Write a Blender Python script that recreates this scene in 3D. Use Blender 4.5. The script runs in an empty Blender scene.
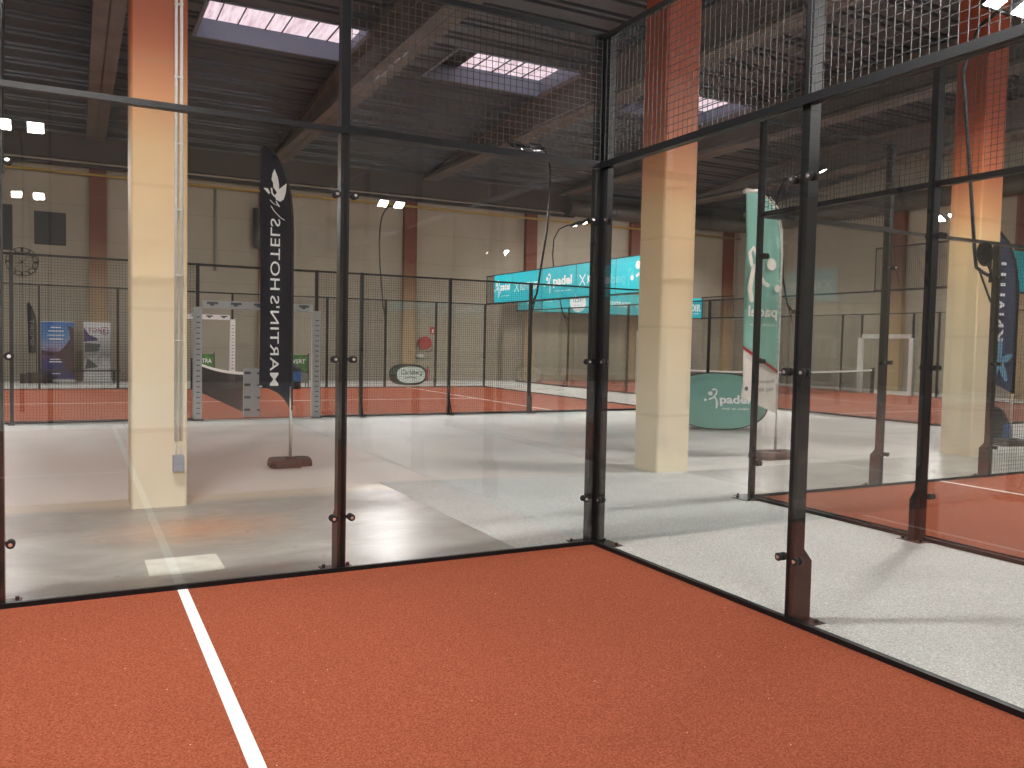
import bpy, bmesh, math, random
from mathutils import Vector, Matrix
random.seed(7)
PI = math.pi
col = bpy.context.scene.collection

# ------------------------------------------------------------------ helpers
def lin(c):
    return tuple((x/255/12.92 if x/255 <= 0.04045 else ((x/255+0.055)/1.055)**2.4) for x in c)

def mat(name, rgb, rough=0.6, metal=0.0, spec=0.5, noise=None, bump=0.0, scale=20.0, srgb=True):
    m = bpy.data.materials.new(name); m.use_nodes = True
    nt = m.node_tree; b = nt.nodes['Principled BSDF']
    c = lin(rgb) if srgb else rgb
    b.inputs['Base Color'].default_value = (*c, 1)
    b.inputs['Roughness'].default_value = rough
    b.inputs['Metallic'].default_value = metal
    b.inputs['Specular IOR Level'].default_value = spec
    tc = nt.nodes.new('ShaderNodeTexCoord')
    n = nt.nodes.new('ShaderNodeTexNoise'); n.inputs['Scale'].default_value = scale; n.inputs['Detail'].default_value = 4
    nt.links.new(tc.outputs['Object'], n.inputs['Vector'])
    k = noise if noise is not None else 0.06
    r = nt.nodes.new('ShaderNodeValToRGB')
    r.color_ramp.elements[0].position = 0.3; r.color_ramp.elements[1].position = 0.7
    r.color_ramp.elements[0].color = (*[x*(1-k) for x in c], 1)
    r.color_ramp.elements[1].color = (*[min(1, x*(1+k)) for x in c], 1)
    nt.links.new(n.outputs['Fac'], r.inputs['Fac']); nt.links.new(r.outputs['Color'], b.inputs['Base Color'])
    if bump:
        bp = nt.nodes.new('ShaderNodeBump'); bp.inputs['Strength'].default_value = bump; bp.inputs['Distance'].default_value = 0.01
        nt.links.new(n.outputs['Fac'], bp.inputs['Height']); nt.links.new(bp.outputs['Normal'], b.inputs['Normal'])
    return m

class NT:
    """small node-tree convenience"""
    def __init__(s, name):
        s.m = bpy.data.materials.new(name); s.m.use_nodes = True; s.t = s.m.node_tree
        s.b = s.t.nodes['Principled BSDF']; s.out = s.t.nodes['Material Output']
        s.tc = s.t.nodes.new('ShaderNodeTexCoord')
    def n(s, typ, **kw):
        x = s.t.nodes.new(typ)
        for k, v in kw.items():
            if k.startswith('i_'): x.inputs[k[2:].replace('_', ' ')].default_value = v
            else: setattr(x, k, v)
        return x
    def l(s, a, b): s.t.links.new(a, b)
    def noise(s, scale, detail=4, rough=0.5, vec=None, dist=0):
        x = s.n('ShaderNodeTexNoise'); x.inputs['Scale'].default_value = scale; x.inputs['Detail'].default_value = detail
        x.inputs['Roughness'].default_value = rough; x.inputs['Distortion'].default_value = dist
        s.l(vec or s.tc.outputs['Object'], x.inputs['Vector']); return x.outputs['Fac']
    def ramp(s, fac, stops):
        r = s.n('ShaderNodeValToRGB'); e = r.color_ramp.elements
        while len(e) < len(stops): e.new(0.5)
        for el, (p, c) in zip(e, stops):
            el.position = p; el.color = (*c, 1) if len(c) == 3 else c
        s.l(fac, r.inputs['Fac']); return r.outputs['Color']
    def mix(s, f, a, b, mode='MIX'):
        x = s.n('ShaderNodeMix', data_type='RGBA', blend_type=mode)
        for sock, v in ((x.inputs[0], f), (x.inputs[6], a), (x.inputs[7], b)):
            if isinstance(v, (int, float)): sock.default_value = v
            elif isinstance(v, tuple): sock.default_value = (*v, 1) if len(v) == 3 else v
            else: s.l(v, sock)
        return x.outputs[2]
    def math(s, op, a, b=None, c=None, clamp=False):
        x = s.n('ShaderNodeMath', operation=op, use_clamp=clamp)
        for i, v in enumerate((a, b, c)):
            if v is None: continue
            if isinstance(v, (int, float)): x.inputs[i].default_value = v
            else: s.l(v, x.inputs[i])
        return x.outputs[0]
    def bump(s, h, strength=0.3, dist=0.005):
        x = s.n('ShaderNodeBump'); x.inputs['Strength'].default_value = strength; x.inputs['Distance'].default_value = dist
        s.l(h, x.inputs['Height']); s.l(x.outputs['Normal'], s.b.inputs['Normal'])

class MB:
    """collects shapes in one mesh"""
    def __init__(s): s.v = []; s.f = []; s.mi = []; s.cur = 0; s.sm = []
    def add(s, vs, fs, smooth=False):
        o = len(s.v); s.v += [Vector(p) for p in vs]
        for f in fs: s.f.append([i+o for i in f]); s.mi.append(s.cur); s.sm.append(smooth)
        return s
    def box(s, a, b):
        x0, y0, z0 = a; x1, y1, z1 = b
        return s.add([(x0,y0,z0),(x1,y0,z0),(x1,y1,z0),(x0,y1,z0),(x0,y0,z1),(x1,y0,z1),(x1,y1,z1),(x0,y1,z1)],
              [(0,3,2,1),(4,5,6,7),(0,1,5,4),(1,2,6,5),(2,3,7,6),(3,0,4,7)])
    def tube(s, pts, r, n=8, close=True, smooth=True):
        pts = [Vector(p) for p in pts]; rs = r if isinstance(r, (list, tuple)) else [r]*len(pts)
        vs = []; fs = []; prev = None
        for i, p in enumerate(pts):
            t = (pts[min(i+1, len(pts)-1)] - pts[max(i-1, 0)]).normalized()
            if prev is None:
                a = Vector((0,0,1)) if abs(t.z) < 0.9 else Vector((1,0,0))
                prev = t.cross(a).normalized()
            u = (prev - t*prev.dot(t)).normalized(); w = t.cross(u); prev = u
            for k in range(n):
                an = 2*PI*(k+0.5)/n; vs.append(p + (u*math.cos(an) + w*math.sin(an))*rs[i])
        for i in range(len(pts)-1):
            for k in range(n):
                fs.append((i*n+k, i*n+(k+1) % n, (i+1)*n+(k+1) % n, (i+1)*n+k))
        s.add(vs, fs, smooth)
        if close:
            o = len(s.v)-len(vs)
            s.f.append([o+k for k in range(n)][::-1]); s.mi.append(s.cur); s.sm.append(False)
            s.f.append([o+(len(pts)-1)*n+k for k in range(n)]); s.mi.append(s.cur); s.sm.append(False)
        return s
    def disc(s, c, ax, r, h, n=20):
        c = Vector(c); ax = Vector(ax).normalized()
        return s.tube([c, c+ax*h], r, n)
    def prism(s, poly, ax, a, b):
        """poly: 2D points; ax 0/1/2 = extrusion axis; other axes in order"""
        n = len(poly)
        def P(p, t):
            q = [p[0], p[1]]; q.insert(ax, t); return q
        s.add([P(p, a) for p in poly]+[P(p, b) for p in poly],
              [list(range(n))[::-1], list(range(n, 2*n))]+[(i, (i+1) % n, n+(i+1) % n, n+i) for i in range(n)])
        return s
    def slab(s, poly, O, R, U, N, t):
        """2D polygon in the plane (R,U) at O, thick t about the plane"""
        O, R, U, N = Vector(O), Vector(R), Vector(U), Vector(N); n = len(poly)
        vs = [O+R*x+U*y-N*t/2 for x, y in poly]+[O+R*x+U*y+N*t/2 for x, y in poly]
        return s.add(vs, [list(range(n))[::-1], list(range(n, 2*n))]+[(i, (i+1) % n, n+(i+1) % n, n+i) for i in range(n)])
    def xf(s, fn):
        s.v = [Vector(fn(p)) for p in s.v]; return s
    def build(s, name, mats, parent=None, loc=(0,0,0), fix=True):
        me = bpy.data.meshes.new(name); me.from_pydata([tuple(p) for p in s.v], [], s.f)
        if not isinstance(mats, (list, tuple)): mats = [mats]
        for m in mats: me.materials.append(m)
        for p, i, sm in zip(me.polygons, s.mi, s.sm): p.material_index = i; p.use_smooth = sm
        if fix:
            bm = bmesh.new(); bm.from_mesh(me); bmesh.ops.recalc_face_normals(bm, faces=bm.faces); bm.to_mesh(me); bm.free()
        me.update()
        o = bpy.data.objects.new(name, me); col.objects.link(o); o.parent = parent; o.location = loc
        return o

def tag(o, label=None, cat=None, group=None, kind=None):
    if label: o['label'] = label
    if cat: o['category'] = cat
    if group: o['group'] = group
    if kind: o['kind'] = kind
    return o
def thing(name, label, cat, loc=(0,0,0), group=None, rz=0):
    o = bpy.data.objects.new(name, None); col.objects.link(o); o.location = loc; o.rotation_euler = (0,0,rz)
    return tag(o, label, cat, group)
def struct(mb, name, m, loc=(0,0,0), fix=True):
    o = mb.build(name, m, None, loc, fix); o['kind'] = 'structure'; return o

def text_geo(s, bold=0.0, spacing=1.0):
    cu = bpy.data.curves.new('lettering_curve', 'FONT'); cu.body = s; cu.size = 1; cu.offset = bold
    cu.space_character = spacing; cu.align_x = 'CENTER'; cu.resolution_u = 3
    o = bpy.data.objects.new('lettering_curve', cu); col.objects.link(o)
    dg = bpy.context.evaluated_depsgraph_get(); dg.update()
    me = bpy.data.meshes.new_from_object(o.evaluated_get(dg))
    vs = [v.co.copy() for v in me.vertices]; fs = [list(p.vertices) for p in me.polygons]
    bpy.data.objects.remove(o); bpy.data.curves.remove(cu); bpy.data.meshes.remove(me)
    return vs, fs
def lettering(mb, s, O, R, U, N, width=None, height=None, bold=0.01, spacing=1.0, shear=0):
    """flat letters centred at O, raised along N"""
    vs, fs = text_geo(s, bold, spacing)
    if not vs: return mb
    x0 = min(v.x for v in vs); x1 = max(v.x for v in vs); y0 = min(v.y for v in vs); y1 = max(v.y for v in vs)
    sx = (width/(x1-x0)) if width else None; sy = (height/(y1-y0)) if height else None
    sx = sx or sy; sy = sy or sx
    O, R, U, N = Vector(O), Vector(R).normalized(), Vector(U).normalized(), Vector(N)
    P = [O + R*((v.x-(x0+x1)/2)*sx + shear*(v.y-y0)*sy) + U*((v.y-(y0+y1)/2)*sy) for v in vs]
    mb.add([p+N for p in P], fs)
    return mb
def strokes(mb, pts, w, O, R, U, N, s=1.0, t=0.002):
    """rounded ribbon through 2D points"""
    O, R, U, N = Vector(O), Vector(R), Vector(U), Vector(N)
    ws = w if isinstance(w, (list, tuple)) else [w]*len(pts)
    L = []; Rr = []
    for i, p in enumerate(pts):
        a = Vector(pts[max(i-1, 0)]); b = Vector(pts[min(i+1, len(pts)-1)]); d = (b-a).normalized(); n = Vector((-d.y, d.x))
        L.append(Vector(p)+n*ws[i]/2); Rr.append(Vector(p)-n*ws[i]/2)
    vs = [O+(R*q.x+U*q.y)*s+N for q in L+Rr]; n = len(pts)
    mb.add(vs, [(i, i+1, n+i+1, n+i) for i in range(n-1)])
    for e in (0, n-1):
        blob(mb, pts[e], ws[e]/2, O, R, U, N*1.02, s)
def blob(mb, c, r, O, R, U, N, s=1.0, n=14):
    O, R, U, N = Vector(O), Vector(R), Vector(U), Vector(N)
    mb.add([O+(R*(c[0]+r*math.cos(2*PI*k/n))+U*(c[1]+r*math.sin(2*PI*k/n)))*s+N for k in range(n)], [list(range(n))])
def player_logo(mb, O, R, U, N, s):
    """little padel player: ball, head, bent arm and long leg"""
    blob(mb, (-0.42, -0.1), 0.085, O, R, U, N, s)
    blob(mb, (-0.12, 0.28), 0.13, O, R, U, N, s)
    strokes(mb, [(0.02, 0.5), (0.14, 0.55), (0.25, 0.46), (0.24, 0.3), (0.12, 0.15), (0.0, 0.02), (-0.18, -0.05)], 0.1, O, R, U, N, s)
    strokes(mb, [(0.1, 0.12), (0.2, -0.05), (0.24, -0.3), (0.2, -0.55)], [0.08, 0.11, 0.12, 0.1], O, R, U, N, s)

# ------------------------------------------------------------------ materials
M = {}
M['frame'] = mat('black_powder_coat', (19, 20, 22), 0.38, 0.0, 0.28)
M['wire'] = mat('dark_coated_wire', (58, 57, 56), 0.35, 0.4, 0.5)
M['wire_far'] = mat('black_coated_wire', (20, 19, 18), 0.5, 0.0, 0.3)
M['steel'] = mat('bright_steel', (225, 225, 222), 0.25, 0.9)
M['rubber'] = mat('black_rubber', (22, 21, 21), 0.7)
M['white'] = mat('white_paint', (238, 238, 232), 0.6)
M['letter'] = mat('white_print', (245, 246, 244), 0.6)
M['teal'] = mat('teal_banner_print', (10, 190, 205), 0.45)
M['teal_soft'] = mat('teal_fabric', (122, 172, 160), 0.75, noise=0.05, scale=6)
M['navy'] = mat('navy_flag_fabric', (15, 20, 36), 0.7, 0.0, 0.12, noise=0.1, scale=5)
M['navy2'] = mat('blue_grey_flag_fabric', (52, 66, 96), 0.7, noise=0.1, scale=5)
M['black_cloth'] = mat('black_fabric', (18, 18, 19), 0.7)
M['pole'] = mat('silver_pole', (205, 202, 194), 0.35, 0.6)
M['base_rubber'] = mat('brown_black_rubber_base', (66, 56, 52), 0.7, noise=0.15, scale=25, bump=0.2)
M['conduit'] = mat('grey_plastic_conduit', (212, 215, 212), 0.5)
M['socket'] = mat('blue_grey_plastic_box', (150, 160, 172), 0.5)
M['beam'] = mat('dark_concrete_beam', (104, 98, 92), 0.9, noise=0.18, scale=1.3)
M['pipe_y'] = mat('yellow_gas_pipe', (170, 138, 60), 0.5)
M['duct'] = mat('grey_air_duct', (80, 78, 72), 0.5, 0.3)
M['dark'] = mat('dark_glass_panel', (40, 46, 48), 0.6)
M['grey_foam'] = mat('grey_foam_pad', (186, 186, 188), 0.8)
M['white_foam'] = mat('white_foam_pad', (232, 232, 230), 0.7)
M['strap'] = mat('dark_strap', (84, 88, 98), 0.7)
M['red'] = mat('red_enamel', (170, 24, 34), 0.4)
M['green'] = mat('green_print', (62, 120, 50), 0.6, noise=0.5, scale=9)
M['blue'] = mat('blue_print', (34, 84, 136), 0.6, noise=0.2, scale=12)
M['lightblue'] = mat('light_blue_print', (110, 160, 190), 0.6)
M['cream_banner'] = mat('cream_print', (222, 214, 204), 0.7)
M['grey_panel'] = mat('grey_sheet', (128, 126, 120), 0.7)
M['dgreen'] = mat('dark_green_trim', (16, 44, 32), 0.6)
M['pale'] = mat('pale_green_white_print', (214, 226, 218), 0.6)
M['aluminium'] = mat('pale_aluminium_curb', (128, 138, 154), 0.6, 0.1)
M['lamp_body'] = mat('dark_lamp_housing', (38, 38, 40), 0.5, 0.2)
M['net'] = mat('black_net_cord', (20, 20, 20), 0.8)

def emis(name, rgb, s):
    m = bpy.data.materials.new(name); m.use_nodes = True; nt = m.node_tree
    nt.nodes.remove(nt.nodes['Principled BSDF']); e = nt.nodes.new('ShaderNodeEmission')
    e.inputs['Color'].default_value = (*rgb, 1); e.inputs['Strength'].default_value = s
    nt.links.new(e.outputs[0], nt.nodes['Material Output'].inputs[0]); return m
LENS = emis('led_lens', (1.0, 0.975, 0.955), 690.0)

def make_glass():
    s = NT('clear_tempered_glass'); t = s.t; t.nodes.remove(s.b)
    g = s.n('ShaderNodeNewGeometry')
    d = s.n('ShaderNodeVectorMath', operation='DOT_PRODUCT'); s.l(g.outputs['Normal'], d.inputs[0]); s.l(g.outputs['Incoming'], d.inputs[1])
    a = s.math('ABSOLUTE', d.outputs['Value']); a = s.math('SUBTRACT', 1.0, a, clamp=True)
    p = s.math('POWER', a, 5.0); f = s.math('MULTIPLY_ADD', p, 0.93, 0.056, clamp=True)
    tr = s.n('ShaderNodeBsdfTransparent'); tr.inputs['Color'].default_value = (0.968, 0.974, 0.968, 1)
    gl = s.n('ShaderNodeBsdfGlossy'); gl.inputs['Roughness'].default_value = 0.0; gl.inputs['Color'].default_value = (1, 1, 1, 1)
    mx = s.n('ShaderNodeMixShader'); s.l(f, mx.inputs[0]); s.l(tr.outputs[0], mx.inputs[1]); s.l(gl.outputs[0], mx.inputs[2])
    # a thin film of dust and ball marks
    df = s.n('ShaderNodeBsdfDiffuse'); df.inputs['Color'].default_value = (0.7, 0.7, 0.68, 1)
    dust = s.noise(0.9, 3, 0.6); dust = s.ramp(dust, [(0.4, (0.002,)*3), (0.75, (0.009,)*3)])
    m2 = s.n('ShaderNodeMixShader'); s.l(dust, m2.inputs[0]); s.l(mx.outputs[0], m2.inputs[1]); s.l(df.outputs[0], m2.inputs[2])
    s.l(m2.outputs[0], s.out.inputs[0]); return s.m
M['glass'] = make_glass()

def make_turf():
    s = NT('red_artificial_turf')
    n1 = s.noise(110, 4, 0.8); n2 = s.noise(1.1, 3)
    c = s.ramp(n1, [(0.34, (0.19, 0.042, 0.021)), (0.5, (0.325, 0.086, 0.043)), (0.66, (0.52, 0.165, 0.094))])
    c = s.mix(s.math('MULTIPLY', n2, 0.35), c, (0.26, 0.064, 0.031))
    fl = s.n('ShaderNodeTexVoronoi'); fl.inputs['Scale'].default_value = 16; s.l(s.tc.outputs['Object'], fl.inputs['Vector'])
    w = s.n('ShaderNodeTexWhiteNoise'); s.l(fl.outputs['Color'], w.inputs['Vector'])
    spot = s.math('MULTIPLY', s.math('LESS_THAN', fl.outputs['Distance'], 0.045), s.math('GREATER_THAN', w.outputs['Value'], 0.75))
    c = s.mix(spot, c, (0.85, 0.7, 0.6))
    s.l(c, s.b.inputs['Base Color']); s.b.inputs['Roughness'].default_value = 0.95
    s.b.inputs['Specular IOR Level'].default_value = 0.04
    s.bump(n1, 0.6, 0.01); return s.m
M['turf'] = make_turf()

def make_line():
    s = NT('white_turf_line')
    n1 = s.noise(260, 3, 0.7)
    s.l(s.ramp(n1, [(0.25, (0.55, 0.52, 0.48)), (0.5, (0.88, 0.87, 0.84))]), s.b.inputs['Base Color'])
    s.b.inputs['Roughness'].default_value = 0.95; s.bump(n1, 0.5, 0.01); return s.m
M['line'] = make_line()

def make_floor():
    """concrete hall floor: grey slab, pinkish wear on the left, joints"""
    s = NT('worn_concrete_floor')
    big = s.noise(0.5, 5, 0.6, dist=0.5); fine = s.noise(70, 4, 0.7)
    sep = s.n('ShaderNodeSeparateXYZ'); s.l(s.tc.outputs['Object'], sep.inputs[0])
    base = s.ramp(big, [(0.3, (0.52, 0.51, 0.475)), (0.5, (0.64, 0.63, 0.59)), (0.72, (0.76, 0.745, 0.70))])
    # pinkish aggregate coat between x=-14..2.5 and y=3.3..7.5
    fx = s.math('SUBTRACT', 3.0, sep.outputs['X']); fx = s.math('MULTIPLY', fx, 0.35, clamp=True)
    fy = s.math('MULTIPLY', s.math('SUBTRACT', 8.6, sep.outputs['Y']), 0.4, clamp=True)
    wob = s.math('ADD', s.math('MULTIPLY', fx, fy), s.math('MULTIPLY', s.math('SUBTRACT', big, 0.5), 0.6), clamp=True)
    pink = s.ramp(fine, [(0.35, (0.62, 0.535, 0.465)), (0.65, (0.82, 0.745, 0.68))])
    c = s.mix(wob, base, pink)
    f2 = s.ramp(fine, [(0.35, (0.82,)*3), (0.65, (1.12,)*3)])
    c = s.mix(1.0, c, f2, 'MULTIPLY')
    # expansion joints every 6 m
    def joint(axis, period, off, w=0.006):
        a = s.math('DIVIDE', s.math('ADD', sep.outputs[axis], off), period)
        fr = s.math('FRACT', a); d = s.math('MULTIPLY', s.math('ABSOLUTE', s.math('SUBTRACT', fr, 0.5)), period)
        return s.math('LESS_THAN', d, w)
    j = s.math('MAXIMUM', joint('X', 5.9, 2.87+2.95+5.9*3), joint('Y', 4.2, -3.3+2.1+4.2*9))
    c = s.mix(s.math('MULTIPLY', j, 0.55), c, (0.16, 0.14, 0.12))
    s.l(c, s.b.inputs['Base Color'])
    s.l(s.ramp(big, [(0.3, (0.42,)*3), (0.7, (0.62,)*3)]), s.b.inputs['Roughness'])
    s.b.inputs['Specular IOR Level'].default_value = 0.4
    s.bump(fine, 0.12, 0.003); return s.m
M['floor'] = make_floor()

def make_slab():
    s = NT('polished_grey_concrete')
    mp = s.n('ShaderNodeMapping'); mp.inputs['Scale'].default_value = (0.8, 1.3, 1); s.l(s.tc.outputs['Object'], mp.inputs['Vector'])
    big = s.noise(1.5, 6, 0.65, vec=mp.outputs[0], dist=0.6); fine = s.noise(40, 3, 0.6); med = s.noise(9, 5, 0.7, vec=mp.outputs[0])
    c = s.ramp(big, [(0.28, (0.27, 0.265, 0.235)), (0.45, (0.34, 0.335, 0.30)), (0.6, (0.41, 0.405, 0.365)), (0.75, (0.50, 0.49, 0.45))])
    c = s.mix(0.4, c, s.ramp(med, [(0.3, (0.85,)*3), (0.7, (1.1,)*3)]), 'MULTIPLY')
    # rusty dust stain spread in front of the column
    sep = s.n('ShaderNodeSeparateXYZ'); s.l(s.tc.outputs['Object'], sep.inputs[0])
    dx = s.math('MULTIPLY', s.math('ADD', sep.outputs['X'], 2.72), 1.15); dy = s.math('MULTIPLY', s.math('SUBTRACT', sep.outputs['Y'], 1.75), 1.6)
    rr = s.math('SQRT', s.math('ADD', s.math('POWER', dx, 2.0), s.math('POWER', dy, 2.0)))
    st = s.math('MULTIPLY', s.math('SUBTRACT', 1.05, s.math('ADD', rr, s.math('MULTIPLY', s.math('SUBTRACT', med, 0.5), 1.6))), 0.75, clamp=True)
    c = s.mix(st, c, (0.60, 0.32, 0.17))
    # cream worn border along the far joint
    bd = s.math('MULTIPLY', s.math('SUBTRACT', sep.outputs['Y'], s.math('ADD', 2.55, s.math('MULTIPLY', big, 0.55))), 4.0, clamp=True)
    c = s.mix(s.math('MULTIPLY', bd, 0.8), c, (0.66, 0.56, 0.42))
    s.l(c, s.b.inputs['Base Color'])
    s.l(s.ramp(med, [(0.3, (0.26,)*3), (0.7, (0.46,)*3)]), s.b.inputs['Roughness'])
    s.b.inputs['Specular IOR Level'].default_value = 0.4
    s.bump(med, 0.05, 0.006); return s.m
M['slab'] = make_slab()

def make_carpet():
    s = NT('speckled_pale_carpet')
    a = s.noise(110, 3, 0.8); b = s.noise(1.3, 4); c3 = s.noise(45, 3, 0.8)
    c = s.ramp(a, [(0.32, (0.36, 0.37, 0.35)), (0.5, (0.62, 0.63, 0.60)), (0.66, (0.86, 0.86, 0.83))])
    c = s.mix(0.5, c, s.ramp(c3, [(0.35, (0.78,)*3), (0.65, (1.18,)*3)]), 'MULTIPLY')
    c = s.mix(0.5, c, s.ramp(b, [(0.3, (0.88,)*3), (0.7, (1.08,)*3)]), 'MULTIPLY')
    s.l(c, s.b.inputs['Base Color']); s.b.inputs['Roughness'].default_value = 0.95; s.b.inputs['Specular IOR Level'].default_value = 0.2
    s.bump(a, 0.3, 0.004); return s.m
M['carpet'] = make_carpet()

def make_paint(name, cream, red, z0, z1):
    """column paint: cream below, brick red above with a soft sprayed edge"""
    s = NT(name); sep = s.n('ShaderNodeSeparateXYZ'); s.l(s.tc.outputs['Object'], sep.inputs[0])
    n = s.noise(1.6, 4, 0.6); fine = s.noise(30, 3)
    z = s.math('ADD', sep.outputs['Z'], s.math('MULTIPLY', s.math('SUBTRACT', n, 0.5), 0.25))
    f = s.math('DIVIDE', s.math('SUBTRACT', z, z0), z1-z0, clamp=True)
    if name.startswith('cream'): stops = [(0.0, lin((234, 222, 196))), (0.3, lin((226, 206, 170))), (0.62, lin((212, 178, 130))), (0.72, lin((198, 142, 94))), (0.83, lin((166, 92, 54))), (1.0, lin((146, 66, 38)))]
    tan = tuple(a*.74+b*.26 for a, b in zip(cream, red)); mid = tuple(a*.34+b*.66 for a, b in zip(cream, red))
    if not name.startswith('cream'): stops = [(0.0, cream), (0.45, tan), (0.72, mid), (1.0, red)]
    c = s.ramp(f, stops)
    c = s.mix(1.0, c, s.ramp(n, [(0.3, (0.93,)*3), (0.7, (1.04,)*3)]), 'MULTIPLY')
    # faint formwork joints
    fr = s.math('FRACT', s.math('DIVIDE', s.math('ADD', sep.outputs['Z'], 0.42), 1.12))
    j = s.math('LESS_THAN', fr, 0.035)
    c = s.mix(s.math('MULTIPLY', j, 0.13), c, (0.3, 0.2, 0.1))
    s.l(c, s.b.inputs['Base Color']); s.b.inputs['Roughness'].default_value = 0.55; s.bump(fine, 0.05, 0.003)
    return s.m
M['column'] = make_paint('cream_and_brick_column_paint', lin((226, 210, 172)), lin((150, 72, 44)), 0.5, 5.0)
M['pilaster'] = make_paint('tan_and_brick_pilaster_paint', lin((178, 150, 112)), lin((104, 47, 26)), 1.2, 5.0)

def make_wall():
    s = NT('beige_plank_wall'); sep = s.n('ShaderNodeSeparateXYZ'); s.l(s.tc.outputs['Object'], sep.inputs[0])
    n = s.noise(0.6, 4, 0.6)
    c = s.ramp(n, [(0.3, lin((158, 148, 132))), (0.7, lin((170, 160, 143)))])
    fr = s.math('FRACT', s.math('DIVIDE', sep.outputs['Z'], 1.2)); j = s.math('LESS_THAN', fr, 0.02)
    c = s.mix(s.math('MULTIPLY', j, 0.25), c, lin((90, 76, 60)))
    # greyer dado below 1.1 m
    f = s.math('MULTIPLY', s.math('SUBTRACT', 1.25, sep.outputs['Z']), 8.0, clamp=True)
    c = s.mix(s.math('MULTIPLY', f, 0.35), c, lin((150, 142, 128)))
    s.l(c, s.b.inputs['Base Color']); s.b.inputs['Roughness'].default_value = 0.85; return s.m
M['wall'] = make_wall()
M['deck'] = mat('corrugated_roof_deck', (84, 90, 96), 0.45, 0.2, 0.4, noise=0.12, scale=0.7)

def make_poly():
    s = NT('milky_polycarbonate'); s.t.nodes.remove(s.b)
    mp = s.n('ShaderNodeMapping'); mp.inputs['Scale'].default_value = (14, 1.2, 1); s.l(s.tc.outputs['Object'], mp.inputs['Vector'])
    n = s.noise(1.0, 5, 0.7, vec=mp.outputs[0])
    c = s.ramp(n, [(0.32, (0.72, 0.60, 0.62)), (0.5, (0.94, 0.87, 0.88)), (0.7, (1.0, 0.96, 0.96))])
    tr = s.n('ShaderNodeBsdfTranslucent'); s.l(c, tr.inputs['Color'])
    df = s.n('ShaderNodeBsdfDiffuse'); s.l(c, df.inputs['Color'])
    mx = s.n('ShaderNodeMixShader'); mx.inputs[0].default_value = 0.15
    s.l(tr.outputs[0], mx.inputs[1]); s.l(df.outputs[0], mx.inputs[2]); s.l(mx.outputs[0], s.out.inputs[0]); return s.m
M['poly'] = make_poly()

# ------------------------------------------------------------------ the hall
X0, X1, Y0, Y1 = -24.0, 26.0, -26.0, 27.0
ZD = 9.2          # roof deck
ZB = 8.15         # underside of the beams
struct(MB().box((X0-.3, Y0-.3, -0.3), (X1+.3, Y1+.3, 0.0)), 'floor', M['floor'])
def wallbox(name, a, b): return struct(MB().box(a, b), name, M['wall'])
wallbox('wall_far', (X0-.3, Y1, 0), (X1+.3, Y1+.3, 10.4))
wallbox('wall_right', (X1, Y0, 0), (X1+.3, Y1, 10.4))
wallbox('wall_left', (X0-.3, Y0, 0), (X0, Y1, 10.4))
wallbox('wall_behind', (X0-.3, Y0-.3, 0), (X1+.3, Y0, 10.4))

# polished slab patches and pale carpet around the courts
def pad(name, x0, x1, y0, y1, h, m, label, cat):
    o = MB().box((x0, y0, 0.0), (x1, y1, h)).build(name, m); return tag(o, label, cat)
pad('concrete_slab', -14, -0.62, 0.10, 3.33, 0.004, M['slab'], 'bare polished grey concrete slab stained with rust behind the side glass', 'concrete slab')
pad('concrete_slab', 3.22, 9.6, 1.20, 2.86, 0.004, M['slab'], 'strip of polished pale concrete behind the second court near the two columns', 'concrete slab')
cp = MB().prism([(-0.62, 0.10), (0.10, 0.10), (0.10, -12), (2.63, -12), (2.63, 1.22), (3.22, 1.22), (3.22, 2.9), (-0.62, 3.42)], 2, 0.0, 0.006)
tag(cp.build('carpet', M['carpet']), 'pale speckled grey carpet runner laid between the two courts', 'carpet')
pl = MB().box((-3.22, 0.40, 0.004), (-2.74, 0.84, 0.008)).build('patch', mat('whitish_screed', (214, 212, 200), 0.6, noise=0.12, scale=6, bump=0.1))
tag(pl, 'small whitish rectangular repair patch on the grey concrete slab', 'floor patch')

# roof deck: trapezoid ribs running along x, with openings for the skylights
openings = [(-0.95, 3.0, 14.75, 17.3), (5.2, 9.0, 14.75, 17.3), (11.9, 15.5, 14.75, 17.3)]
def roof_z(y): return -max(0.0, y-17.3)*0.093
def deck(mb, xa, xb, ya, yb, z=ZD, p=0.98, h=0.11):
    k0 = math.floor(ya/p); y = k0*p; prof = []
    while y < yb + p:
        for dy, dz in ((0, 0), (0.03, h), (0.14, h), (0.17, 0), (0.30, 0), (0.33, h), (0.44, h), (0.47, 0)):
            prof.append((y+dy, z+dz))
        y += p
    prof = [q for q in prof if ya <= q[0] <= yb]
    if prof[0][0] > ya: prof.insert(0, (ya, prof[0][1]))
    if prof[-1][0] < yb: prof.append((yb, prof[-1][1]))
    prof = [(a, b+roof_z(a)) for a, b in prof]
    n = len(prof)
    mb.add([(xa, a, b) for a, b in prof]+[(xb, a, b) for a, b in prof], [(i, i+1, n+i+1, n+i) for i in range(n-1)])
dk = MB()
deck(dk, X0, X1, Y0, 14.75); deck(dk, X0, X1, 17.3, Y1)
xs = [X0]+[v for o in openings for v in o[:2]]+[X1]
for i in range(0, len(xs), 2): deck(dk, xs[i], xs[i+1], 14.75, 17.3)
dk.cur = 0
for i, (a, b, c, d) in enumerate(openings): pass
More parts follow.
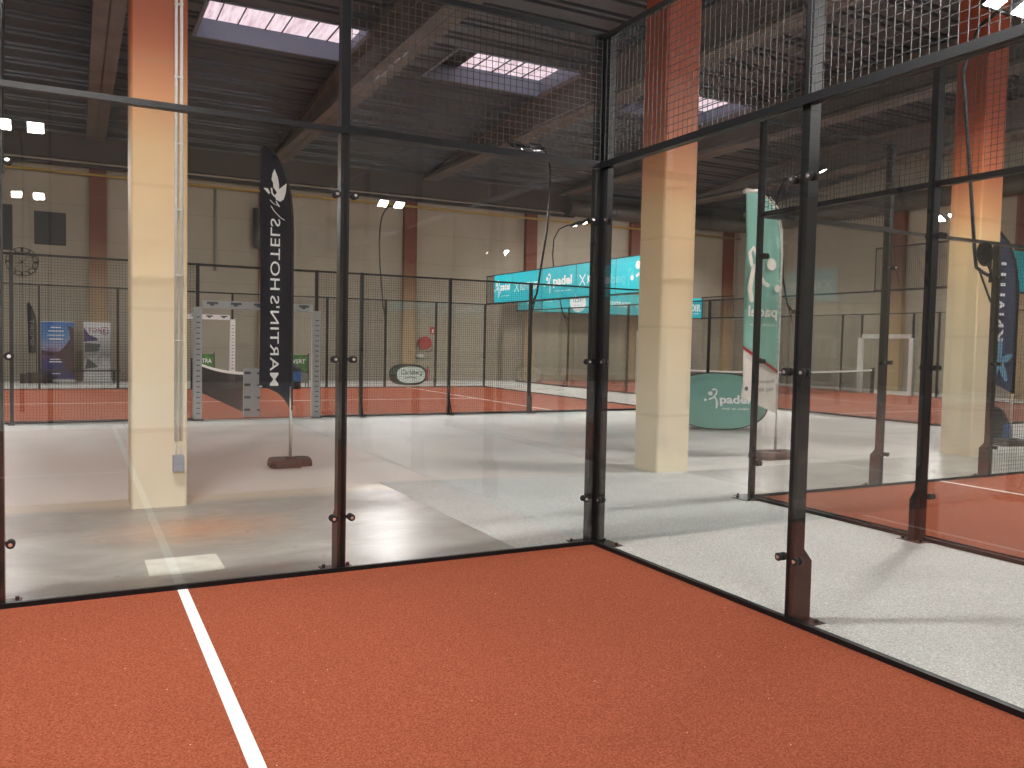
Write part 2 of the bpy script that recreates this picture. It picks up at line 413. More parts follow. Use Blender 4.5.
# closed roof skin above so that no sky leaks in around the ribs
def skin(x0, x1, y0, y1):
    o = len(dk.v); dk.box((x0, y0, ZD+0.12), (x1, y1, ZD+0.2))
    for q in dk.v[o:]: q.z += roof_z(q.y)
skin(X0-.3, X1+.3, Y0-.3, 14.75); skin(X0-.3, X1+.3, 17.3, Y1+.3)
for i in range(0, len(xs), 2): skin(xs[i]-(0.3 if i == 0 else 0), xs[i+1]+(0.3 if i == len(xs)-2 else 0), 14.75, 17.3)
struct(dk, 'ceiling', M['deck'], fix=False)
for i, (xa, xb, ya, yb) in enumerate(openings):
    w = bpy.data.objects.new('window_%d' % (i+1), None); col.objects.link(w); w['kind'] = 'structure'; w.location = ((xa+xb)/2, (ya+yb)/2, ZD)
    cx, cy = (xa+xb)/2, (ya+yb)/2; hx, hy = (xb-xa)/2, (yb-ya)/2; zt = 0.45
    m = MB()
    m.box((-hx-.06, hy-.03, -.03), (hx+.06, hy+.06, zt)).box((-hx-.06, -hy-.06, -.03), (hx+.06, -hy+.03, zt))
    m.box((-hx-.06, -hy, -.03), (-hx+.03, hy, zt)).box((hx-.03, -hy, -.03), (hx+.06, hy, zt))
    m.build('curb', M['aluminium'], w)
    m = MB().box((-hx, -hy, zt), (hx, hy, zt+.02)); m.cur = 1
    for k in range(1, 7):
        x = -hx+2*hx*k/7+random.uniform(-.12, .12); m.box((x-.012, -hy, zt-.03), (x+.012, hy, zt))
    if i: m.box((-hx, -hy, zt-.06), (-hx+1.05, hy, zt-.03))
    m.build('pane', [M['poly'], M['lamp_body']], w)
# blind half of the second skylight opening stays covered
# concrete I-beams along y
def ibeam(x, lab, ya=Y0, yb=Y1-0.35):
    w, t = 0.30, 0.09
    poly = [(-w, 0), (w, 0), (w, .10), (t, .24), (t, .80), (w*.9, .92), (w*.9, ZD-ZB), (-w*.9, ZD-ZB), (-w*.9, .92), (-t, .80), (-t, .24), (-w, .10)]
    m = MB().prism(poly, 1, ya, 17.3).prism(poly, 1, 17.3, yb)
    top = ZD-ZB
    for q in m.v:
        if q.z > .3: q.z = .3+(q.z-.3)*(top+roof_z(q.y)-.3)/(top-.3) if q.y > 17.3 else q.z
    # seam groove strip under the flange
    o = thing('roof_beam', lab, 'beam', (x, 0, ZB))
    m.build('web_and_flanges', M['beam'], o)
    MB().box((-.012, ya, -.004), (.012, yb, 0.0)).build('seam', M['lamp_body'], o)
ibeam(-3.0, 'dark concrete roof beam over the conduit column, leftmost in view')
ibeam(3.07, 'dark concrete roof beam over the middle column, between two skylights')
ibeam(9.2, 'dark concrete roof beam passing over the right-hand column')
ibeam(15.6, 'dark concrete roof beam beyond the third skylight')
ibeam(21.6, 'dark concrete roof beam farthest to the right of the hall')
ibeam(-9.0, 'dark concrete roof beam left of the photo edge')
# edge beam, pipes and duct along the far wall
o = MB().box((X0, Y1-.34, 7.5), (X1, Y1-.0, 8.36)).build('edge_beam', mat('dark_edge_beam', (70, 66, 62), 0.9)); tag(o, 'long horizontal dark beam closing the top of the far wall', 'beam')
m = MB().tube([(X0, 26.55, 7.02), (X1-.3, 26.55, 7.02)], 0.045, 8)
tag(m.build('gas_pipe', M['pipe_y']), 'yellow pipe running along the top of the far wall', 'pipe')
m = MB().tube([(X0, 26.5, 7.28), (16, 26.5, 7.28)], 0.07, 8)
tag(m.build('cable_tray', M['lamp_body']), 'dark service pipe above the yellow pipe on the far wall', 'pipe')
m = MB()
m.tube([(15.5, 26.2, 7.6), (23.6, 26.2, 7.6), (24.6, 25.9, 7.55), (25.2, 25.2, 7.5), (25.4, 24, 7.5), (25.4, 12, 7.5)], 0.36, 20)
for k in range(6): m.tube([(16.5+k*1.3, 26.2, 7.6), (16.56+k*1.3, 26.2, 7.6)], 0.385, 20)
tag(m.build('air_duct', M['duct']), 'round grey air duct bending around the far right corner under the roof', 'duct')

# ------------------------------------------------------------------ columns
def column(x0, x1, y0, y1, label):
    r = thing('column', label, 'column', ((x0+x1)/2, (y0+y1)/2, 0))
    hx, hy = (x1-x0)/2, (y1-y0)/2; c = 0.018
    poly = [(-hx+c, -hy), (hx-c, -hy), (hx, -hy+c), (hx, hy-c), (hx-c, hy), (-hx+c, hy), (-hx, hy-c), (-hx, -hy+c)]
    MB().prism(poly, 2, 0, ZB).build('shaft', M['column'], r); return r
c1 = column(-3.20, -2.72, 2.80, 3.27, 'square cream and brick-orange column with two grey conduits')
column(2.84, 3.35, 2.91, 3.40, 'square cream and brick-red column standing behind the court corner')
column(8.52, 9.02, 2.54, 3.06, 'square cream and orange column seen through the second court glass')
column(14.3, 14.8, 2.54, 3.06, 'square cream and red column beyond the right edge of view')
# conduit with a socket on the first column
cd = thing('conduit', 'pair of grey plastic conduits running down the first column', 'conduit', (-2.80, 2.79, 0))
for dx in (-.022, .022): MB().tube([(dx, -.012, .62), (dx, -.012, ZB)], .014, 10).build('pipe', M['conduit'], cd)
for z in (1.55, 2.15, 2.75, 3.35, 3.95, 4.6, 5.2): MB().box((-.037, -.027, z), (.037, .008, z+.012)).build('clip', M['conduit'], cd)
sk = thing('wall_socket', 'blue-grey double outlet box at the foot of the conduits', 'socket', (-2.80, 2.79, 0.34))
MB().box((-.048, -.06, 0), (.048, .01, .15)).build('housing', M['socket'], sk)
MB().box((-.042, -.072, .078), (.042, -.06, .145)).box((-.042, -.072, .005), (.042, -.06, .070)).build('flap', M['socket'], sk)
MB().tube([(-.022, -.02, .15), (-.026, -.02, .2), (-.022, -.012, .29)], .007, 6).tube([(.022, -.02, .15), (.018, -.02, .2), (.022, -.012, .29)], .007, 6).build('cable', M['conduit'], sk)

# pilasters on the far and right walls
for x, where in ((-2.93, 'behind the grey poster'), (2.75, 'behind the navy flag'), (8.45, 'left of the fire hose reel'), (14.045, 'above the left end of the banners'),
          (19.6, 'behind the court corner post'), (25.3, 'beside the far corner of the hall')):
    o = MB().box((-.27, -.22, 0), (.27, 0, 7.35)).build('pilaster', M['pilaster'], loc=(x, Y1-.021, 0))
    tag(o, 'tan and dark red pilaster on the far wall, '+where, 'pilaster')
for y, where in ((17.5, 'behind the entrance frame with white pads'), (12.4, 'right of the brick-orange column'), (6.5, 'outside the right edge of the photo')):
    o = MB().box((-.22, -.3, 0), (0, .3, 7.6)).build('pilaster', M['pilaster'], loc=(X1-.021, y, 0))
    tag(o, 'tan and dark red pilaster on the right wall, '+where, 'pilaster')
# things on the far wall
wd = thing('wall_panel', 'dark square louvre panel high on the far wall above the clock', 'panel', (-4.37, Y1, 5.15))
MB().box((-.44, -.05, -.52), (.44, 0, .52)).build('panel', M['dark'], wd)
m = MB()
for a, b in (((-.47, -.55), (.47, -.5)), ((-.47, .5), (.47, .55)), ((-.47, -.5), (-.42, .5)), ((.42, -.5), (.47, .5))): m.box((a[0], -.08, a[1]), (b[0], 0, b[1]))
m.build('frame', M['lamp_body'], wd)
wd = thing('wall_panel', 'tall dark narrow panel on the far wall at the left photo edge', 'panel', (-5.75, Y1, 5.1))
MB().box((-.30, -.05, -.75), (.28, 0, .75)).build('panel', M['dark'], wd)
ck = thing('wall_clock', 'large skeleton clock with roman numeral ring on the far wall', 'clock', (-5.2, Y1-.06, 3.98))
def ring(m, r, t, d=.02, n=40):
    m.tube([(r*math.cos(2*PI*k/n), 0, r*math.sin(2*PI*k/n)) for k in range(n+1)], t, 6, close=False)
m = MB(); ring(m, .47, .012); ring(m, .33, .010)
for k in range(12):
    a = 2*PI*k/12
    for d in (-.05, 0, .05) if k % 3 else (-.06, -.02, .02, .06):
        m.tube([(.345*math.cos(a+d), 0, .345*math.sin(a+d)), (.455*math.cos(a+d*.9), 0, .455*math.sin(a+d*.9))], .008, 5)
m.build('dial', M['lamp_body'], ck)
m = MB().tube([(0, -.02, 0), (-.19, -.02, -.06)], .011, 6).tube([(0, -.02, 0), (.02, -.02, -.28)], .009, 6).disc((0, -.03, 0), (0, 1, 0), .03, .03)
m.build('hands', M['lamp_body'], ck)
m = MB().tube([(-.03, 0, 0), (.03, 0, 0)], .03, 6)
for k in range(4):
    a = PI/4+k*PI/2; m.tube([(.03*math.cos(a), 0, .03*math.sin(a)), (.33*math.cos(a), 0, .33*math.sin(a))], .006, 5)
m.build('spokes', M['lamp_body'], ck)
m = MB().tube([(0, -.06, 0), (0, -.06, 2.95)], .05, 8)
tag(m.build('downpipe', M['grey_panel'], loc=(0.92, Y1, 4.05)), 'slim tan vertical pipe on the far wall left of the navy flag', 'pipe')
hb = thing('wall_heater', 'dark grey rounded heater tank high on the far wall beside the navy flag', 'heater', (2.42, Y1-.3, 4.95))
MB().tube([(0, 0, -.02), (0, 0, .04), (0, 0, .14), (0, 0, 1.45)], [.10, .17, .21, .21], 18).build('tank', M['duct'], hb)
for z in (.3, 1.1): MB().box((-.15, .18, z), (.15, .3, z+.08)).build('bracket', M['lamp_body'], hb)
hr = thing('fire_hose_reel', 'round red fire hose reel mounted on the far wall', 'hose reel', (9.18, Y1, 1.55))
m = MB().disc((0, -.20, 0), (0, 1, 0), .27, .03, 32).disc((0, -.06, 0), (0, 1, 0), .27, .03, 32).disc((0, -.18, 0), (0, 1, 0), .12, .14, 24).disc((0, -.23, 0), (0, 1, 0), .06, .04, 16)
m.build('drum', M['red'], hr)
m = MB()
for r_, k_ in ((.18, -.15), (.20, -.11), (.22, -.13)):
    m.tube([(r_*math.cos(2*PI*k/28), k_, r_*math.sin(2*PI*k/28)) for k in range(29)], .02, 6, close=False)
m.tube([(.22, -.13, 0), (.32, -.13, -.12), (.30, -.13, -.3), (.14, -.12, -.38), (.05, -.1, -.33)], .018, 6)
m.build('hose', M['rubber'], hr)
MB().box((-.05, -.06, -.1), (.05, 0, .1)).build('bracket', M['red'], hr)
m = MB().tube([(0, -.05, 3.4), (0, -.05, 0), (0.06, -.05, -.06), (.75, -.05, -.06)], .03, 8)
tag(m.build('water_pipe', M['grey_panel'], loc=(8.78, Y1, .98)), 'thin grey water pipe bending below the fire hose reel', 'pipe')
vb = thing('valve_box', 'small white pipe fitting under the fire hose reel', 'valve', (9.0, Y1, 1.02))
MB().disc((0, -.12, 0), (0, 1, 0), .07, .12).box((-.16, -.08, -.05), (.16, 0, .05)).build('body', M['conduit'], vb)
fs = thing('fire_sign', 'small red fire equipment sign on the wall above the hose reel', 'sign', (9.55, Y1-.02, 2.06))
MB().box((-.12, -.01, -.15), (.12, .01, .15)).build('plate', M['red'], fs)
m = MB().box((-.03, -.014, -.09), (.03, -.0105, .03)).prism([(-.035, .03), (.035, .03), (0, .1)], 1, -.014, -.0105); m.build('pictogram', M['letter'], fs)
fx = thing('fire_extinguisher', 'red fire extinguisher standing low on the far wall right of the oval beer banner', 'extinguisher', (9.25, Y1-.20, .0))
MB().tube([(0, 0, 0), (0, 0, .42), (0, 0, .48), (0, 0, .52)], [.08, .08, .055, .025], 14).build('cylinder', M['red'], fx)
MB().tube([(0, 0, .52), (.0, -.03, .58), (.08, -.03, .56)], .014, 6).tube([(0, 0, .54), (.1, -.02, .45), (.1, -.02, .2)], .01, 6).build('valve', M['rubber'], fx)

# ------------------------------------------------------------------ court walls
def fr(dirv, out):
    d = Vector((dirv[0], dirv[1], 0)); o = Vector((out[0], out[1], 0))
    return lambda p: d*p[0]+o*p[1]+Vector((0, 0, p[2]))
def fence_panel(f, root, u0, u1, z0, z1, near, frame=True, v=0.0):
    m = MB(); w = .0018 if near else .0023; sp = .05
    n = int(round((u1-u0)/sp)); k = int(round((z1-z0)/sp))
    for i in range(n+1):
        u = u0+(u1-u0)*i/n; m.box((u-w, v-.004-w, z0), (u+w, v-.004+w, z1+.0))
    for i in range(k+1):
        z = z0+(z1-z0)*i/k; m.box((u0, v-w, z-w), (u1, v+w, z+w))
    return m.xf(f).build('mesh_panel', M['wire'] if near else M['wire_far'], root)
def court_wall(label, P, dirv, out, bays, posts, near=False, cat='court fence', clamp_h=(.38, 1.46, 2.56), foot=True, name='court_fence'):
    root = thing(name, label, cat, (P[0], P[1], 0)); f = fr(dirv, out)
    ua = min(b[0] for b in bays); ub = max(b[1] for b in bays)
    for b in bays:
        u0, u1, kind = b[:3]
        if kind == 'gate':
            MB().box((u0, .0, 2.955), (u1, .05, 3.0)).xf(f).build('top_rail', M['frame'], root); continue
        # bottom rail: an L section
        m = MB().box((u0, -.012, .0), (u1, .05, .030)).box((u0, -.018, .0), (u1, -.006, .042)); m.xf(f).build('bottom_rail', M['frame'], root)
        if kind.startswith('glass'):
            g = .012 if near else .02
            MB().box((u0+g, .0, .035), (u1-g, .012, 2.965)).xf(f).build('glass_pane', M['glass'], root)
            MB().box((u0, -.02, 2.965), (u1, .045, 3.0)).xf(f).build('top_rail', M['frame'], root)
            if kind.endswith('+'):
                MB().box((u0, -.012, 3.0), (u1, .012, 3.018)).box((u0, -.014, 3.955), (u1, .014, 3.995)).xf(f).build('mesh_frame', M['frame'], root)
                fence_panel(f, root, u0+.03, u1-.03, 3.018, 3.98, near)
        elif kind == 'mesh':
            MB().box((u0, -.0, 2.96), (u1, .04, 3.0)).xf(f).build('top_rail', M['frame'], root)
            fence_panel(f, root, u0+.02, u1-.02, .04, 2.97, near)
    for p in posts:
        u, h, kind = p
        m = MB(); a = .030
        if kind == 'corner':
            m.box((u-.020, .016, .0), (u+.026, .070, h)); m.box((u-.050, .001, .0), (u-.018, .040, h))
        elif kind == 'glass':
            m.box((u-a, .016, .0), (u+a, .094, h))
            if foot and u > ua+.1: m.prism([(.085, .0), (.162, .0), (.162, .36), (.094, .44), (.085, .43)], 0, u-a+.004, u+a-.004)
        elif kind == 'thin':
            m.box((u-.012, .014, 2.94), (u+.012, .034, 3.99)); m.box((u-.02, -.01, .03), (u+.02, .022, .06))
        else:
            m.box((u-a, .045, .0), (u+a, .105, h))
            
            if kind != 'gatepost': m.tube([(u, .10, .45), (u, .26, .03)], .014, 6, smooth=False)
        pb = m.xf(f).build('post', M['frame'], root)
        if kind == 'thin': continue
        if kind != 'mesh' or near:
            m = MB().box((u-.11, .03, .0), (u+.11, .20, .010))
            for du in (-.085, .085): m.disc((u+du, .15, .01), (0, 0, 1), .012, .022, 8)
            m.xf(f).build('base_plate', M['frame'], pb)
        else:
            MB().box((u-.05, .03, 0), (u+.05, .30, .012)).xf(f).build('base_plate', M['frame'], pb)
        if kind in ('glass', 'corner') and near:
            for z in clamp_h:
                for sd in (-1, 1):
                    if kind == 'corner' and sd < 0: continue
                    m = MB(); uu = u+sd*.062
                    m.disc((uu, .014, z), (0, 1, 0), .024, .022, 16).disc((uu, -.020, z), (0, 1, 0), .024, .018, 16)
                    m.box((min(u, uu), .030, z-.010), (max(u, uu), .042, z+.010))
                    m.cur = 1; m.disc((uu, -.026, z), (0, 1, 0), .011, .008, 12)
                    m.xf(f).build('glass_clamp', [M['rubber'], M['steel']], pb)
    return root
A, B = 2.016, 4.013
# our court
court_wall('glass and mesh side wall of the near court, left of its corner post', (0, 0), (-1, 0), (0, 1),
    [(0, 2.04, 'glass+'), (2.04, 4.045, 'glass'), (4.045, 6.0, 'mesh'), (6.0, 8.0, 'mesh')],
    [(.024, 4.0, 'corner'), (2.04, 4.0, 'glass'), (4.045, 4.0, 'glass'), (6.0, 3.0, 'mesh'), (8.0, 3.0, 'mesh')], True)
court_wall('glass back wall of the near court topped with wire mesh, right of its corner post', (0, 0), (0, -1), (1, 0),
    [(2.045*i, 2.045*(i+1), 'glass+') for i in range(5)], [(.024, 4.0, 'corner')]+[(2.045*i, 4.0, 'glass') for i in range(1, 6)], True)
def turf(x0, x1, y0, y1, label, lines):
    r = thing('artificial_turf', label, 'artificial turf', (x0, y0, 0))
    MB().box((0, 0, 0), (x1-x0, y1-y0, .012)).build('red_turf', M['turf'], r)
    for a, b, c, d in lines:
        MB().box((a-x0, c-y0, .0122), (b-x0, d-y0, .0135)).build('white_line', M['line'], r)
turf(-20, 0, -10.15, 0, 'brick-red turf of the near court with one white service line',
     [(-3.09, -3.03, -10.15, -.02), (-16.97, -16.91, -10.15, 0), (-16.91, -3.09, -5.1, -5.05)])
# second court
C2X, C2Y = 2.73, 1.107
court_wall('glass side wall of the second court ending in mesh, behind the carpet runner', (C2X, C2Y), (1, 0), (0, 1),
    [(0, A, 'glass+'), (A, B, 'glass'), (B, 6.0, 'mesh'), (6.0, 8.0, 'mesh'), (8.0, 10.0, 'mesh')],
    [(.024, 4.0, 'corner'), (A, 4.0, 'glass'), (B+.06, 3.0, 'glass'), (6.0, 3.0, 'mesh'), (8.0, 3.0, 'mesh'), (10.0, 3.0, 'mesh')], True)
court_wall('glass back wall of the second court across the carpet runner', (C2X, C2Y), (0, -1), (-1, 0),
    [(2.03*i, 2.03*(i+1), 'glass+') for i in range(5)], [(.024, 4.0, 'corner')]+[(2.03*i, 4.0, 'glass') for i in range(1, 6)], True)
turf(C2X, C2X+20, C2Y-10.15, C2Y, 'brick-red turf of the second court beyond the carpet runner',
     [(C2X+3.03, C2X+3.09, C2Y-10.15, C2Y-.02), (C2X+16.9, C2X+16.96, C2Y-10.15, C2Y), (C2X+3.09, C2X+16.9, C2Y-5.1, C2Y-5.05)])
# third court (far)
C3L, C3R, C3N, C3F = -10.3, 9.5, 11.55, 21.8
def u3(x): return C3R-x
pos3 = [9.5, 7.6, 5.69, 3.66, 1.66, .71, -1.57, -2.6, -4.63, -6.5, -8.4, -10.3]
def bays3():
    out = []
    for a, b in zip(pos3, pos3[1:]):
        k = 'glass' if a > 5.7 or a < -6.4 else ('gate' if a == .71 else 'mesh')
        out.append((u3(a), u3(b), k))
    return out
kp = lambda x: 'glass' if x > 5.6 or x < -6.4 else ('gatepost' if x in (.71, -1.57, .73, -1.5) else 'mesh')
court_wall('black mesh and glass near side of the far court with a grey padded gateway', (C3R, C3N), (-1, 0), (0, -1), bays3(),
    [(u3(x), 3.0, kp(x)) for x in pos3])
pos3f = [9.5, 7.6, 5.75, 3.74, 1.7, .73, -1.5, -2.52, -4.55, -6.5, -8.4, -10.3]
bf = []
for a, b in zip(pos3f, pos3f[1:]): bf.append((u3(a), u3(b), 'glass' if a > 5.8 or a < -6.4 else ('gate' if a == .73 else 'mesh')))
court_wall('black mesh far side of the far court with a white padded gateway', (C3R, C3F), (-1, 0), (0, 1), bf,
    [(u3(x), 3.0, kp(x)) for x in pos3f])
L3 = C3F-C3N
court_wall('glass back wall of the far court carrying the row of teal banners', (C3R, C3N), (0, 1), (1, 0),
    [(L3*i/5, L3*(i+1)/5, 'glass+') for i in range(5)], [(L3*i/5, 4.0, 'thin') for i in range(6)])
court_wall('glass back wall of the far court outside the left photo edge, seen only mirrored', (C3L, C3N), (0, 1), (-1, 0),
    [(L3*i/5, L3*(i+1)/5, 'glass') for i in range(5)], [(L3*i/5, 4.0, 'thin') for i in range(6)])
turf(C3L, C3R, C3N, C3F, 'brick-red turf of the far court with net and service lines',
     [(6.50, 6.56, C3N, C3F), (-7.4, -7.34, C3N, C3F), (-7.34, 6.5, 16.1, 16.16)])
# fourth court (far right)
C4L, C4R, C4N, C4F = 12.95, 22.9, 6.1, 25.9
pos4 = [6.1, 8.0, 9.9, 11.8, 13.67, 14.9, 17.1, 17.75, 19.7, 21.6, 23.75, 25.9]
def b4(pos, gate):
    out = []
    for a, b in zip(pos, pos[1:]):
        k = 'glass+' if (a < 7 or b > 25) else ('glass' if (a < 9 or a > 21) else ('gate' if a == gate else 'mesh'))
        out.append((a-C4N, b-C4N, k))
    return out
kp4 = lambda y: 'thin' if y < 9 or y > 22 else 'mesh'
court_wall('glass and mesh near side of the farthest right court', (C4L, C4N), (0, 1), (-1, 0), b4(pos4, 14.9), [(y-C4N, 4.0 if y in (6.1, 8.0, 23.75, 25.9) else 3.0, kp4(y)) for y in pos4 if y not in (19.7, 14.9, 17.1)])
pos4f = [6.1, 8.0, 9.9, 11.8, 13.5, 14.5, 16.72, 17.64, 19.7, 21.6, 23.75, 25.9]
court_wall('mesh far side of the farthest right court with a white padded gateway', (C4R, C4N), (0, 1), (1, 0), b4(pos4f, 14.5), [(y-C4N, 4.0 if y in (6.1, 25.9) else 3.0, kp4(y)) for y in pos4f])
W4 = C4R-C4L
court_wall('glass end wall of the farthest court under the lower teal banner row', (C4L, C4F), (1, 0), (0, 1), [(W4*i/5, W4*(i+1)/5, 'glass') for i in range(5)], [(W4*i/5, 4.0, 'thin') for i in range(6)])
court_wall('glass end wall of the farthest right court nearest the orange column', (C4L, C4N), (1, 0), (0, -1), [(W4*i/5, W4*(i+1)/5, 'glass') for i in range(5)], [(W4*i/5, 4.0, 'thin') for i in range(6)])
turf(C4L, C4R, C4N, C4F, 'brick-red turf of the farthest court on the right',
     [(C4L, C4R, 9.2, 9.26), (C4L, C4R, 22.8, 22.86), (17.85, 17.91, 9.26, 22.8)])

# nets
def net(label, P, dirv, out, L, pads=True):
    root = thing('court_net', label, 'net', (P[0], P[1], .0135)); f = fr(dirv, out)
    n = 24
    top = lambda u: .90-.10*math.sin(PI*u/L)**.8
    m = MB()
    pts = [(L*i/n, top(L*i/n)) for i in range(n+1)]
    for (u, z), (u2, z2) in zip(pts, pts[1:]):
        m.add([(u, -.01, z-.06), (u2, -.01, z2-.06), (u2, -.01, z2), (u, -.01, z), (u, .01, z-.06), (u2, .01, z2-.06), (u2, .01, z2), (u, .01, z)],
              [(0,1,2,3), (7,6,5,4), (3,2,6,7), (0,4,5,1)])
    m.xf(f).build('white_tape', M['white'], root, fix=False)
    m = MB(); k = int(L/.05)
    for i in range(k+1):
        u = L*i/k; m.box((u-.004, -.003, .02), (u+.004, .003, top(u)-.05))
    for j in range(18):
        for (u, z), (u2, z2) in zip(pts, pts[1:]):
            a = .03+(z-.09)*j/18; b = .03+(z2-.09)*j/18
            m.add([(u, -.002, a), (u2, -.002, b), (u2, -.002, b+.008), (u, -.002, a+.008)], [(0,1,2,3)])
    m.xf(f).build('net_mesh', M['net'], root, fix=False)
    for u in (-.03, L+.03):
        m = MB().box((u-.05, -.05, 0), (u+.05, .05, .95)).xf(f); m.build('net_post', M['frame'], root)
    return root, f
nr, nf = net('black net with sagging white tape seen through the grey padded gateway', (-.50, C3N+.42), (0, 1), (1, 0), L3-.9)
m = MB().box((-.16, -.19, .0), (.16, -.13, .97)); m.cur = 1
for z in (.12, .37, .62, .86):
    m.box((-.15, -.21, z), (-.03, -.19, z+.05)); m.box((.1, -.205, z), (.165, -.19, z+.035))
m.build('foam_pad', [M['grey_foam'], M['strap']], nr)
net('far right net with straight white tape behind the second teal flag', (C4L+.15, 16.0), (1, 0), (0, 1), W4-.3)

# padded gateways
def gateway(label, P, dirv, out, w, pad_m, h=2.2, beam=True, strap_m=None):
    root = thing('gateway_pad', label, 'gate padding', (P[0], P[1], 0)); f = fr(dirv, out)
    for u in (0, w):
        m = MB().box((u-.075, -.03, .02), (u+.075, .14, h-.03)); m.cur = 1
        for i in range(19):
            z = .12+i*(h-.25)/19; m.box((u-.03, -.036, z), (u+.035, -.030, z+.02)); m.box((u-.04, .14, z), (u+.03, .146, z+.018))
        m.xf(f).build('side_pad', [pad_m, strap_m], root)
    m = MB().box((.08, .0, h-.05), (w-.08, .13, h+.10)); m.cur = 1
    for i in range(5):
        u = w*(i+.6)/5.2; m.box((u-.10, .13, h+.03), (u+.10, .137, h+.075)); m.box((u-.10, -.006, h+.03), (u+.10, .0, h+.075))
        m.box((u-.03, .135, h), (u+.05, .142, h+.05)); m.box((u-.03, -.012, h), (u+.05, -.005, h+.05))
    m.xf(f).build('top_pad', [pad_m, strap_m], root)
gateway('grey foam padded gateway on the near side of the far court', (.71, C3N), (-1, 0), (0, -1), 2.28, M['grey_foam'], strap_m=M['strap'])
gateway('white foam padded gateway on the far side of the far court', (.73, C3F), (-1, 0), (0, 1), 2.23, M['white_foam'], h=2.2, strap_m=M['strap'])
gateway('white foam padded gateway on the farthest court at the right', (C4R, 14.5), (0, 1), (1, 0), 2.22, M['white_foam'], h=2.12, strap_m=M['conduit'])
gateway('white padded gateway on the near side of the farthest court, hidden by the flag', (C4L, 14.9), (0, 1), (-1, 0), 2.2, M['white_foam'], h=2.12, strap_m=M['conduit'])

# ------------------------------------------------------------------ floodlights
def floodlight(label, P, dirv, out, head_tilt=28, mast=False, prof=None, dz=0):
    root = thing('floodlight', label, 'floodlight', (P[0], P[1], 0), group=None); f = fr(dirv, out)
    prof = prof or [(.09, 2.56), (.20, 2.62), (.33, 2.74), (.52, 3.4), (.74, 4.15), (.84, 4.9), (.80, 5.5), (.60, 5.88), (.25, 6.05), (-.15, 6.12)]
    prof = [(a, b+dz*max(0, (b-3)/3)) for a, b in prof]
    m = MB().tube([(0, a, b) for a, b in prof], .024, 8)
    m.box((-.04, .06, 2.50), (.04, .13, 2.62)); m.tube([(0, .11, 2.25), (0, .30, 2.70)], .014, 6)
    m.xf(f).build('pole', M['frame'], root)
    if mast: MB().box((-.04, .01, 0), (.04, .09, 2.6)).xf(f).build('mast', M['frame'], root)
    v0, z0 = prof[-1]
    MB().box((-.38, v0-.03, z0-.02), (.38, v0+.03, z0+.02)).xf(f).build('cross_arm', M['frame'], root)
    t = math.radians(head_tilt)
    for s in (-1, 1):
        cx = s*.28
        def hf(p, cx=cx):   # local head: x across, y forward (inward), z up ; tilt so that the lens looks inward
            y, z = p[1], p[2]
            v = v0 - (y*math.cos(t) - z*math.sin(t)) ; zz = z0 + (y*math.sin(t) + z*math.cos(t))
            return f((cx+p[0], v, zz))
        m = MB().box((-.15, .02, -.05), (.15, .36, .0))
        for k in range(8): m.box((-.14+k*.038, .04, .0), (-.13+k*.038, .34, .04))
        h = m.xf(hf).build('lamp_head', M['lamp_body'], root)
        MB().box((-.135, .045, -.056), (.135, .335, -.0505)).xf(hf).build('lens', LENS, h)
FL = [  # unseen floodlights here repeat the visible fixtures, added to light the hall
 ((-4.045, 0), (-1, 0), (0, 1), 'twin floodlight above the left glass post of the near court', False),
 ((-16, 0), (-1, 0), (0, 1), 'unseen twin floodlight added on the near court side, far outside the left edge', True),
 ((-B, -10.15), (-1, 0), (0, -1), 'unseen twin floodlight added behind the camera on the near court', True),
 ((-16, -10.15), (-1, 0), (0, -1), 'unseen twin floodlight added behind the camera and far left', True),
 ((C2X+B+.06, C2Y), (1, 0), (0, 1), 'twin floodlight glaring at the top right above the second court', False),
 ((C2X+16, C2Y), (1, 0), (0, 1), 'unseen twin floodlight added at the far end of the second court', True),
 ((C2X+4, C2Y-10.15), (1, 0), (0, -1), 'unseen twin floodlight added on the far side of the second court near end', True),
 ((C2X+16, C2Y-10.15), (1, 0), (0, -1), 'unseen twin floodlight added on the outer corner of the second court', True),
 ((5.69, C3N), (-1, 0), (0, -1), 'twin floodlight on a bent pole seen from behind, near side of the far court', False),
 ((-6.5, C3N), (-1, 0), (0, -1), 'unseen twin floodlight on the near side of the far court, left of view', False),
 ((5.75, C3F), (-1, 0), (0, 1), 'twin floodlight glowing towards the camera on the far fence', False),
 ((-6.5, C3F), (-1, 0), (0, 1), 'unseen twin floodlight on the far fence, left of view', False),
 ((C4L, 21.6), (0, 1), (-1, 0), 'twin floodlight on a thin bent pole above the teal banners', False),
 ((C4L, 10.4), (0, 1), (-1, 0), 'twin floodlight on the near side of the farthest court behind a post', False),
 ((C4R, 13.1), (0, 1), (1, 0), 'twin floodlight shining beside the orange column', False),
 ((C4R, 21.6), (0, 1), (1, 0), 'twin floodlight at the far corner behind the cream column', False),
 ((-4.6, -14.0), (-1, 0), (0, -1), 'twin floodlight of the court behind the camera, mirrored in the left glass', True),
 ((-4.85, -23.4), (-1, 0), (0, -1), 'twin floodlight at the rear of the hall, mirrored small in the left glass', True),
 ((10.85, -24.0), (-1, 0), (0, -1), 'twin floodlight at the rear right, mirrored small left of the teal banners', True),
]
P2 = [(.09, 2.56), (.20, 2.62), (.33, 2.71), (.36, 2.9), (.50, 4.12), (.64, 5.3), (.58, 5.6), (.42, 5.85), (.18, 5.95)]
for P, d, o, lab, mast in FL:
    dz = -.5 if P[1] < -12 else (-.75 if P == (-11.62, 14.75) else 0)
    if P[1] == -24.0: dz = -1.0
    floodlight(lab, P, d, o, mast=mast, dz=dz, prof=P2 if 'glaring' in lab else None)

